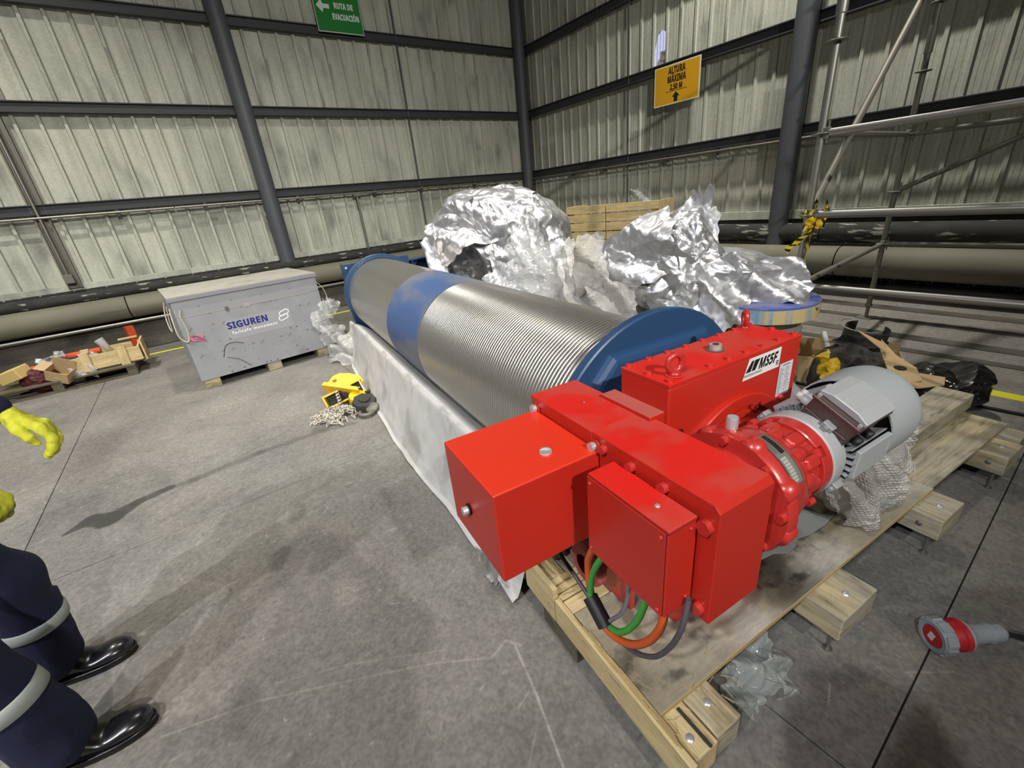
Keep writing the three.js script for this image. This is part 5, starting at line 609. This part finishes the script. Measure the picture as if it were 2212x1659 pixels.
// ------------------------------------------------------------------ scaffold at the right
{
  const DIRL = V(Math.sin(PHI), 0, Math.cos(PHI)), A = V(3.42, 0, -1.81), B = V(5.65, 0, -2.2), E = DIRL.clone().multiplyScalar(3.07), C = A.clone().add(E), D = B.clone().add(E), RT = 0.0242;
  const s = thing('scaffold', 'steel tube scaffold with round ledgers and diagonal braces standing by the right wall', 'scaffold', [A.x, 0, A.z]);
  const P = (v, y) => [v.x, y, v.z];
  for (const [v, m] of [[A, M.galv], [B, M.galvDull], [C, M.galv], [D, M.galvDull]]) {
    add('standard', lathe([[RT, 0.14], [RT, 6.2]], 20, 'y', [v.x, 0, v.z]), m, s); add('spigot_sleeve', lathe([[RT, 2.42], [RT + 0.007, 2.425], [RT + 0.007, 2.62], [RT, 2.625]], 20, 'y', [v.x, 0, v.z]), m, s);
    for (const y of [0.29, 0.79, 1.29, 1.79, 2.29, 2.79, 3.29, 3.79]) add('rosette', lathe([[RT, y + 0.004], [0.06, y + 0.004], [0.061, y], [0.06, y - 0.004], [RT, y - 0.004]], 24, 'y', [v.x, 0, v.z]), m, s);
    add('base_jack', merge([rod(P(v, 0.005), P(v, 0.22), 0.017), box(v.x - 0.075, v.x + 0.075, 0, 0.008, v.z - 0.075, v.z + 0.075, 0.002), lathe([[0.017, 0.15], [0.034, 0.15], [0.034, 0.13], [0.017, 0.13]], 12, 'y', [v.x, 0, v.z])]), M.galvDull, s);
  }
  const tubeAt = (name, a, b, r, m) => { const d = V(...b).sub(V(...a)).normalize().multiplyScalar(0.05); add(name, rod(V(...a).add(d).toArray(), V(...b).sub(d).toArray(), r, 18), m, s); for (const [q, sg] of [[a, 1], [b, -1]]) { const e = V(...q).addScaledVector(d, 0.55 * sg); add('wedge_head', box(-0.022, 0.022, -0.035, 0.035, -0.02, 0.02, 0.006).applyMatrix4(new THREE.Matrix4().makeRotationY(Math.atan2(-d.z, d.x))).translate(e.x, e.y, e.z), m, s); add('wedge', box(-0.003, 0.003, -0.06, 0.07, -0.012, 0.012, 0.001).applyMatrix4(new THREE.Matrix4().makeRotationY(Math.atan2(-d.z, d.x))).translate(e.x + d.x * 0.2 * sg, e.y, e.z + d.z * 0.2 * sg), M.galvDull, s); } };
  for (const y of [0.79, 1.29, 1.79]) tubeAt('ledger', P(A, y), P(C, y), RT, M.galv);
  for (const y of [0.79, 1.79]) { tubeAt('ledger', P(B, y), P(D, y), RT * 0.95, M.galvDull); tubeAt('transom', P(A, y), P(B, y), RT * 0.9, M.galvDull); }
  tubeAt('brace', P(A, 1.29), P(B, 3.22), RT, M.galvDull); tubeAt('brace', P(B, 1.29), P(D, 2.79), RT * 0.95, M.galvDull); tubeAt('ledger', P(A, 3.79), P(C, 3.79), RT, M.galv); tubeAt('transom', P(A, 3.79), P(B, 3.79), RT, M.galvDull);
  // barrier tape knotted round the near standard
  const t = thing('barrier_tape', 'yellow and black barrier tape knotted round the scaffold upright', 'tape', [A.x, 0, A.z]);
  const tapeMat = std({ map: tex(64, 256, (x, y) => (((y * 7 + x * 0.8) % 1) < 0.42 ? [40, 36, 14] : [206, 176, 40])), roughness: 0.4, side: THREE.DoubleSide });
  const rib = (pts, w, tw) => { const c = new THREE.CatmullRomCurve3(pts.map((q) => V(...q))), n = 40, pos = [], uv = [], ix = []; for (let i = 0; i <= n; i++) { const p = c.getPoint(i / n), T0 = c.getTangent(i / n), s0 = V(0.74, 0.2, 0.62).cross(T0).normalize().applyAxisAngle(T0, tw * i / n + 0.15 * Math.sin(i * 0.8)); for (const j of [-1, 1]) { const q = p.clone().addScaledVector(s0, j * w * (0.7 + 0.3 * Math.sin(i * 0.7))); pos.push(q.x, q.y, q.z); uv.push(j * 0.5 + 0.5, i / n); } if (i < n) { const o = i * 2; ix.push(o, o + 1, o + 2, o + 1, o + 3, o + 2); } } const g = new THREE.BufferGeometry(); g.setAttribute('position', new THREE.Float32BufferAttribute(pos, 3)); g.setAttribute('uv', new THREE.Float32BufferAttribute(uv, 2)); g.setIndex(ix); g.computeVertexNormals(); return g; };
  add('tape_tail', rib([[0.05, 1.3, 0.03], [0.02, 1.26, 0.05], [-0.04, 1.18, 0.05], [-0.13, 1.12, 0.02], [-0.21, 1.07, 0.0]], 0.026, 0.8), tapeMat, t, true);
  add('tape_tail', rib([[0.03, 1.24, 0.04], [-0.03, 1.12, 0.05], [-0.045, 1.0, 0.045], [-0.06, 0.9, 0.04], [-0.065, 0.82, 0.04]], 0.06, 0.5), tapeMat, t, true);
  add('tape_loop', rib([[-0.04, 1.2, 0.04], [0.0, 1.25, 0.06], [0.05, 1.29, 0.06], [0.1, 1.33, 0.05], [0.13, 1.31, 0.06], [0.08, 1.27, 0.07], [0.02, 1.22, 0.07]], 0.05, 0.9), tapeMat, t, true); add('tape_loop', rib([[-0.035, 1.19, 0.0], [0.0, 1.21, 0.045], [0.04, 1.24, 0.01], [0.0, 1.28, -0.04], [-0.04, 1.3, 0.01], [0.01, 1.34, 0.045], [0.045, 1.36, 0.0]], 0.036, 0.4), tapeMat, t, true);
  add('knot', heap([A.x + 0.01, 1.24, A.z + 0.045], [0.638, 0, 0.77], [[-0.04, -0.04], [-0.045, 0.04], [0.02, 0.06], [0.05, 0.02], [0.03, -0.05]], 0.03, { amp: 0.02, f: 18, seed: 6, nu: 40, nv: 24 }), M.tape, t);
}
// ------------------------------------------------------------------ clutter beyond the motor
{
  const b = thing('cardboard_tray', 'long open cardboard tray with folded walls behind the red gearbox', 'box', [3.8, 0, -1.56], 0.5);
  const w = 0.22, l = 0.36, e = 0.006; add('box_wall', box(-w, w, 0, 0.26, -l, -l + e, 0.001), M.card, b, true); add('box_wall', box(-w, -w + e, 0, 0.24, -l, l, 0.001), M.card, b, true); add('box_wall', box(w - e, w, 0, 0.26, -l, l, 0.001), M.card, b, true); add('box_wall', box(-w, w, 0, 0.2, l - e, l, 0.001), M.card, b, true); add('box_bottom', box(-w, w, 0.0, e, -l, l, 0.001), M.card, b, true);
  tag(add('cardboard_roll', rod([3.66, 0.02, -1.5], [3.84, 0.34, -1.76], 0.02, 12), M.paper), 'thin grey cardboard tube leaning inside the cardboard tray', 'tube');
  tag(add('tape_bundle', merge([flap([3.3, 0.29, -1.42], [0.05, 0.02, -0.03], [0.04, 0.1, -0.06], { amp: 0.03, f: 12, seed: 171, curl: -0.4, rag: 0.3, nu: 30, nv: 40 }), flap([3.26, 0.26, -1.39], [0.06, 0.0, -0.02], [0.03, 0.05, -0.03], { amp: 0.03, f: 14, seed: 172, curl: -0.4, nu: 30, nv: 30 }), heap([3.3, 0.26, -1.43], [0.638, 0, 0.77], [[-0.06, -0.06], [-0.03, 0.05], [0.03, 0.09], [0.06, 0.02], [0.03, -0.06]], 0.04, { amp: 0.025, f: 14, seed: 173, nu: 50, nv: 30 })]), M.tape), 'crumpled bundle of yellow barrier tape beside the cardboard tray', 'tape');
  tag(add('rag_heap', merge([heap([3.72, 0.2, -1.42], [0.638, 0, 0.77], [[-0.32, -0.19], [-0.3, 0.02], [-0.1, 0.1], [0.08, 0.08], [0.24, 0.0], [0.3, -0.19]], 0.2, { amp: 0.05, f: 5, seed: 181, nu: 120, nv: 50 }), flap([3.78, 0.32, -1.48], [0.16, 0.02, 0.1], [-0.06, 0.06, -0.1], { amp: 0.03, f: 7, seed: 182, curl: -0.2, rag: 0.4 })]), M.rag), 'dark rags and rubber sheet heaped between the tray and the curved duct piece', 'rags');
  const d = thing('curved_duct', 'dark grey curved sheet metal duct piece standing open at the back of the clutter', 'duct', [4.12, 0, -1.62], 0.4); { const o = [...circlePts(0.15, 40, 0, 0, 0.5, 5.4), ...circlePts(0.144, 40, 0, 0, 5.4, 0.5)]; add('duct_shell', extrude(o, 0.36, 0).rotateX(-Math.PI / 2).applyMatrix4(mat4([0, 0.0, 0], 0.12, 0, 0.08)), M.darkGrey, d, true); add('duct_rim', tube(circlePts(0.147, 30, 0, 0, 0.5, 5.4).map(([x, z]) => [x, 0.362 + x * 0.08 + z * 0.12, -z]), 0.005, 60, 6), M.aluDull, d, true); add('duct_slot', box(-0.01, 0.12, 0.1, 0.16, 0.143, 0.151, 0.002), M.black, d, true); }
  const cs = thing('cardboard_sheet', 'torn pale cardboard sheet with a round cut-out lying over the black bag', 'cardboard', [3.4, 0.3, -1.05]);
  { const flat = (pts, y, dip, holes = []) => { const g = boxUV(extrude(pts.map(([x, z]) => [x - 3.4, -(z + 1.05)]), 0.006, 0, holes.map((h) => h.map(([x, z]) => [x - 3.4, -(z + 1.05)])))).rotateX(-Math.PI / 2); return g.applyMatrix4(mat4([0, y, 0], dip[0], 0, dip[1])); };
    add('sheet_panel', flat([[3.64, -1.3], [3.5, -1.24], [3.34, -1.13], [3.14, -0.99], [3.3, -0.92], [3.42, -1.0], [3.46, -1.08], [3.5, -1.15]], 0.06, [0.12, 0.16], [circlePts(0.035, 18, 3.36, -1.06)]), M.card, cs, true); add('sheet_panel', flat([[3.14, -0.985], [3.42, -1.0], [3.53, -0.88], [3.4, -0.84], [3.2, -0.9]], 0.035, [0.2, -0.05]), M.card, cs, true);
    add('raised_flap', flat([[3.5, -1.24], [3.42, -1.2], [3.44, -1.42]], 0.045, [0.5, 0.1]), M.card, cs, true); }
  tag(add('black_bag', heap([3.7, 0.16, -1.0], [0.638, 0, 0.77], [[-0.42, -0.155], [-0.36, 0.06], [-0.1, 0.1], [0.1, 0.1], [0.22, 0.17], [0.33, 0.08], [0.3, -0.08], [0.15, -0.15], [0, -0.155]], 0.2, { amp: 0.05, f: 5, seed: 191, nu: 140, nv: 60 }), phys({ color: 0x1d1c1b, roughness: 0.22, clearcoat: 0.5, side: THREE.DoubleSide })), 'shiny black plastic bag under the torn cardboard sheet', 'bag');
}
// ------------------------------------------------------------------ people
// a pose is given by its joints; the body is one skin, boots, gloves, bands and helmet are its children
function person(label, J, face, opt = {}) {
  const p = thing('person', label, 'person', [J.base[0], 0, J.base[2]]);
  const up = (a, d) => [a[0] + d[0], a[1] + d[1], a[2] + d[2]], mid = (a, b, t) => a.map((v, i) => lerp(v, b[i], t));
  const F = V(...face).normalize(), S = V(-F.z, 0, F.x), off = (a, f, u, s) => [a[0] + F.x * f + S.x * s, a[1] + u, a[2] + F.z * f + S.z * s];
  const [hl, hr, kl, kr, al, ar, sl, sr, el, er, wl, wr] = [J.hipL, J.hipR, J.kneeL, J.kneeR, J.ankleL, J.ankleR, J.shoulderL, J.shoulderR, J.elbowL, J.elbowR, J.wristL, J.wristR];
  const pel = mid(hl, hr, 0.5), che = mid(sl, sr, 0.5), waist = mid(pel, che, 0.38), neck = up(che, [F.x * 0.01, 0.07, F.z * 0.01]), head = J.head;
  const bones = [[hl, kl, 0.1, 0.078], [hr, kr, 0.1, 0.078], [kl, al, 0.085, 0.092], [kr, ar, 0.085, 0.092], [hl, hr, 0.115, 0.115], [pel, waist, 0.13, 0.125], [off(waist, 0, 0, -0.05), off(che, 0, -0.1, -0.09), 0.115, 0.115], [off(waist, 0, 0, 0.05), off(che, 0, -0.1, 0.09), 0.115, 0.115], [sl, sr, 0.07, 0.07], [sl, el, 0.068, 0.055], [sr, er, 0.068, 0.055], [el, wl, 0.055, 0.045], [er, wr, 0.055, 0.045], [che, neck, 0.085, 0.06],
    [neck, off(head, -0.01, -0.05, 0), 0.055, 0.06], [off(head, -0.025, 0.03, 0), off(head, 0.0, 0.02, 0), 0.092, 0.088], [off(head, 0.035, -0.06, 0), off(head, 0.045, -0.075, 0), 0.048, 0.042], [off(head, 0.088, 0.0, 0), off(head, 0.1, -0.022, 0), 0.012, 0.015], [off(head, 0.0, 0, 0.085), off(head, -0.01, -0.03, 0.086), 0.016, 0.012], [off(head, 0.0, 0, -0.085), off(head, -0.01, -0.03, -0.086), 0.016, 0.012], [off(head, 0.086, -0.055, -0.02), off(head, 0.086, -0.055, 0.02), 0.009, 0.009]];
  const cl = crumple(opt.seed ?? 3, 6, 2), pv = V();
  const g = skin(bones, [che[0] * 0.5 + pel[0] * 0.5, 0.93, che[2] * 0.5 + pel[2] * 0.5], 0.94, opt.res ?? 150, 0.05, (x, y, z) => (y < neck[1] ? 0.013 * cl(pv.set(x, y * 0.55, z)) : 0));
  // cloth up to the collar, skin above
  { const P = g.attributes.position, I = g.index.array, lo = [], hi = []; for (let i = 0; i < I.length; i += 3) (P.getY(I[i]) > neck[1] + 0.005 ? hi : lo).push(I[i], I[i + 1], I[i + 2]); g.setIndex([...lo, ...hi]); g.addGroup(0, lo.length, 0); g.addGroup(lo.length, hi.length, 1); const uv = new Float32Array(P.count * 2); for (let i = 0; i < P.count; i++) { uv[i * 2] = P.getX(i) + P.getZ(i); uv[i * 2 + 1] = P.getY(i); } g.setAttribute('uv', new THREE.BufferAttribute(uv, 2)); }
  add('body', g, [M.navy, M.skin], p);
  for (const s of [-1, 1]) { add('eye', new THREE.SphereGeometry(0.011, 12, 10).translate(...off(head, 0.083, 0.012, s * 0.032)), M.white, p); add('pupil', new THREE.SphereGeometry(0.0055, 10, 8).translate(...off(head, 0.0905, 0.012, s * 0.032)), M.black, p); }
  add('helmet', merge([lathe([[0, 0.135], [0.05, 0.128], [0.09, 0.1], [0.112, 0.055], [0.118, 0.02], [0.122, 0.018], [0.122, 0.012], [0.112, 0.012]], 36, 'y', off(head, -0.012, 0.035, 0)), lathe([[0.0, 0.008], [0.1, 0.008], [0.105, 0.002], [0, 0]], 28, 'y', off(head, 0.06, 0.045, 0))]), M.helmet, p);
  // reflective bands round the shins and the sleeves
  const ringAt = (a, b, t, r, w, name = 'reflective_band') => { const c = mid(a, b, t), d = V(b[0] - a[0], b[1] - a[1], b[2] - a[2]).normalize(), q = new THREE.Quaternion().setFromUnitVectors(V(0, 1, 0), d), n = 40, pts = [[r - 0.012, -w], [r, -w], [r + 0.001, 0], [r, w], [r - 0.012, w]]; const l = lathe(pts, n, 'y'); l.applyQuaternion(q).translate(...c); add(name, l, M.band, p); };
  ringAt(kl, al, opt.bandL ?? 0.52, 0.1, 0.021); ringAt(kr, ar, opt.bandR ?? 0.5, 0.1, 0.024);
  // boots
  for (const [a, dir] of [[al, J.toeL], [ar, J.toeR]]) {
    const d = V(dir[0], 0, dir[1]).normalize(), yaw = Math.atan2(-d.z, d.x), n = 34, m = 24, pos = [], ix = [];
    for (let i = 0; i <= n; i++) { const t = i / n, x = -0.085 + 0.295 * t, e = Math.sqrt(Math.max(0, 1 - Math.pow(Math.abs(2 * t - 1), 5))); const w = 0.047 * e * (0.84 + 0.26 * Math.sin(t * 2.7 - 0.35)), hgt = t < 0.4 ? lerp(0.115, 0.1, t / 0.4) : lerp(0.1, 0.058, smooth(0.4, 0.62, t)) + 0.012 * smooth(0.62, 0.85, t); const hh = (hgt - 0.018) * (0.3 + 0.7 * e) ; for (let k = 0; k <= m; k++) { const q = k / m * Math.PI * 2, c = Math.cos(q), s0 = Math.sin(q); const cc = Math.sign(c) * Math.pow(Math.abs(c), 0.75), ss = Math.sign(s0) * Math.pow(Math.abs(s0), 0.8); pos.push(x, 0.018 + hh * 0.5 + hh * 0.5 * ss, w * cc * (ss > 0 ? 1 - 0.3 * ss * ss : 1)); if (i < n && k < m) { const o = i * (m + 1) + k; ix.push(o, o + 1, o + m + 2, o, o + m + 2, o + m + 1); } } }
    const bg = new THREE.BufferGeometry(); bg.setAttribute('position', new THREE.Float32BufferAttribute(pos, 3)); bg.setIndex(ix); bg.computeVertexNormals();
    const M4 = mat4([a[0], 0, a[2]], 0, yaw, 0, [1.1, 1.15, 1.12]), shaft = lathe([[0.05, 0.0], [0.056, 0.09], [0.062, 0.2], [0.058, 0.2]], 28, 'y', [-0.02, 0.05, 0]);
    const b = add('boot', merge([bg, shaft]).applyMatrix4(M4), M.boot, p); 
    const so = [...Array.from({ length: 40 }, (_, i) => { const t = i / 40 * Math.PI * 2, c = Math.cos(t); const x = 0.0625 + 0.151 * Math.sign(c) * Math.pow(Math.abs(c), 0.75), tt = (x + 0.085) / 0.295; return [x, 0.0495 * Math.sin(t) * (0.84 + 0.26 * Math.sin(tt * 2.7 - 0.35))]; })];
    add('sole', extrude(so, 0.022, 0.003).rotateX(-Math.PI / 2).applyMatrix4(M4), M.sole, b); add('welt', tube(so.filter((_, i) => i % 2 === 0).map(([x, z]) => [x, 0.024, -z]), 0.0035, 60, 6, true).applyMatrix4(M4), M.boot, b);
  }
  // gloves: palm, four unequal bent fingers and a thumb at the palm's side
  for (const h of [J.handL, J.handR]) {
    const w = V(...h.wrist), f = V(...h.dir).normalize(), n = V(...h.palm); n.addScaledVector(f, -n.dot(f)).normalize(); const s = f.clone().cross(n).multiplyScalar(h.side);   // s points to the thumb
    const K = 1.14, q = (a, b, c) => w.clone().addScaledVector(f, a * K).addScaledVector(s, b * K * 0.8).addScaledVector(n, c * K), arr = (v) => v.toArray(), B = [];
    const spec = [[0.03, 0.044, 0.026, 0.02, h.curl[0]], [0.01, 0.048, 0.03, 0.022, h.curl[1]], [-0.011, 0.045, 0.027, 0.021, h.curl[2]], [-0.031, 0.036, 0.021, 0.018, h.curl[3]]];
    spec.forEach(([b, l1, l2, l3, c], i) => { const k0 = q(0.095 - 0.004 * Math.abs(i - 1), b, 0); B.push([arr(q(0.01, b * 0.55, 0)), arr(k0), 0.019, 0.0135]); let d = f.clone(), at = k0; const ax = n; for (const [l, cc, ra, rb] of [[l1, c * 0.75, 0.0125, 0.0115], [l2, c, 0.0115, 0.0105], [l3, c * 0.7, 0.0105, 0.0088]]) { d = d.clone().multiplyScalar(Math.cos(cc)).addScaledVector(n0(d, n, f), Math.sin(cc)); const e = at.clone().addScaledVector(d, l * K); B.push([arr(at), arr(e), ra * 1.22, rb * 1.22]); at = e; } });
    function n0(d, nn, ff) { const pl = nn.clone().multiplyScalar(d.dot(ff)).addScaledVector(ff, -d.dot(nn)); return pl.normalize(); }
    const t0 = q(0.028, 0.026, 0.006), t1 = q(0.06, 0.05, 0.02), t2 = q(0.088, 0.05, 0.032), t3 = q(0.108, 0.038, 0.042); B.push([arr(t0), arr(t1), 0.018, 0.014], [arr(t1), arr(t2), 0.0135, 0.012], [arr(t2), arr(t3), 0.012, 0.01]);
    B.push([arr(q(-0.06, 0, 0)), arr(q(0.012, 0, 0)), 0.041, 0.03]);
    const c = q(0.06, 0, 0.01), cr = crumple(5, 26, 2), pq = V(), gg = skin(B, arr(c), 0.15, 76, 0.008, (x, y, z) => 0.003 * cr(pq.set(x, y, z)));
    const u = new Float32Array(gg.attributes.position.count * 2); for (let i = 0; i < u.length / 2; i++) { u[i * 2] = gg.attributes.position.getX(i) + gg.attributes.position.getZ(i) * 0.5; u[i * 2 + 1] = gg.attributes.position.getY(i); } gg.setAttribute('uv', new THREE.BufferAttribute(u, 2));
    const gl = add('glove', gg, h.mat ?? M.glove, p, false, 'yellow work glove');
    add('glove_cuff', lathe([[0.04, 0], [0.046, 0.0], [0.05, 0.07], [0.046, 0.07]], 28, 'y').applyQuaternion(new THREE.Quaternion().setFromUnitVectors(V(0, 1, 0), f.clone().negate())).translate(...arr(q(-0.01, 0, 0))), M.navy, gl, false, 'navy sleeve cuff');
  }
  return p;
}
person('person at the left edge in navy work clothes, black boots and yellow gloves', {
  base: [-1.1, 0, -1.74], hipL: [-1.21, 0.92, -1.85], hipR: [-1.19, 0.92, -1.64], kneeL: [-1.1, 0.52, -1.94], kneeR: [-1.08, 0.51, -1.55], ankleL: [-1.14, 0.12, -1.955], ankleR: [-1.01, 0.12, -1.545],
  shoulderL: [-1.17, 1.4, -1.93], shoulderR: [-1.15, 1.4, -1.55], elbowL: [-1.15, 1.13, -2.0], elbowR: [-1.14, 1.12, -1.48], wristL: [-0.88, 1.145, -1.92], wristR: [-0.9, 1.05, -1.6], head: [-1.09, 1.62, -1.74],
  toeL: [1, 0.05], toeR: [1, 0.02],
  handL: { wrist: [-0.86, 1.125, -1.915], dir: [0.72, -0.66, 0.1], palm: [-0.6, -0.75, 0.15], side: -1, curl: [0.62, 0.72, 0.72, 0.7] },
  handR: { wrist: [-0.94, 1.04, -1.6], dir: [0.8, -0.55, -0.1], palm: [-0.5, -0.8, -0.2], side: 1, curl: [0.7, 0.8, 0.8, 0.7] },
}, [1, 0, 0], { bandL: 0.5, bandR: 0.42 });
person('photographer in navy work clothes and a white helmet standing behind the camera with raised hands', {
  base: [-0.05, 0, 0.42], hipL: [-0.14, 0.94, 0.46], hipR: [0.06, 0.94, 0.42], kneeL: [-0.15, 0.53, 0.44], kneeR: [0.09, 0.53, 0.41], ankleL: [-0.17, 0.12, 0.48], ankleR: [0.11, 0.12, 0.44],
  shoulderL: [-0.23, 1.45, 0.4], shoulderR: [0.14, 1.45, 0.34], elbowL: [-0.26, 1.22, 0.2], elbowR: [0.2, 1.22, 0.16], wristL: [-0.13, 1.47, 0.2], wristR: [0.13, 1.47, 0.16], head: [-0.03, 1.68, 0.31],
  toeL: [0.3, -1], toeR: [0.6, -1],
  handL: { wrist: [-0.13, 1.47, 0.2], dir: [0.25, 0.7, -0.2], palm: [0.9, -0.1, -0.2], side: -1, curl: [0.5, 0.6, 0.6, 0.6] },
  handR: { wrist: [0.13, 1.47, 0.16], dir: [-0.2, 0.7, -0.1], palm: [-0.9, -0.1, -0.2], side: 1, curl: [0.5, 0.6, 0.6, 0.6] },
}, [0.42, 0, -0.9], { res: 110, seed: 8 });
renderer.render(scene, camera);
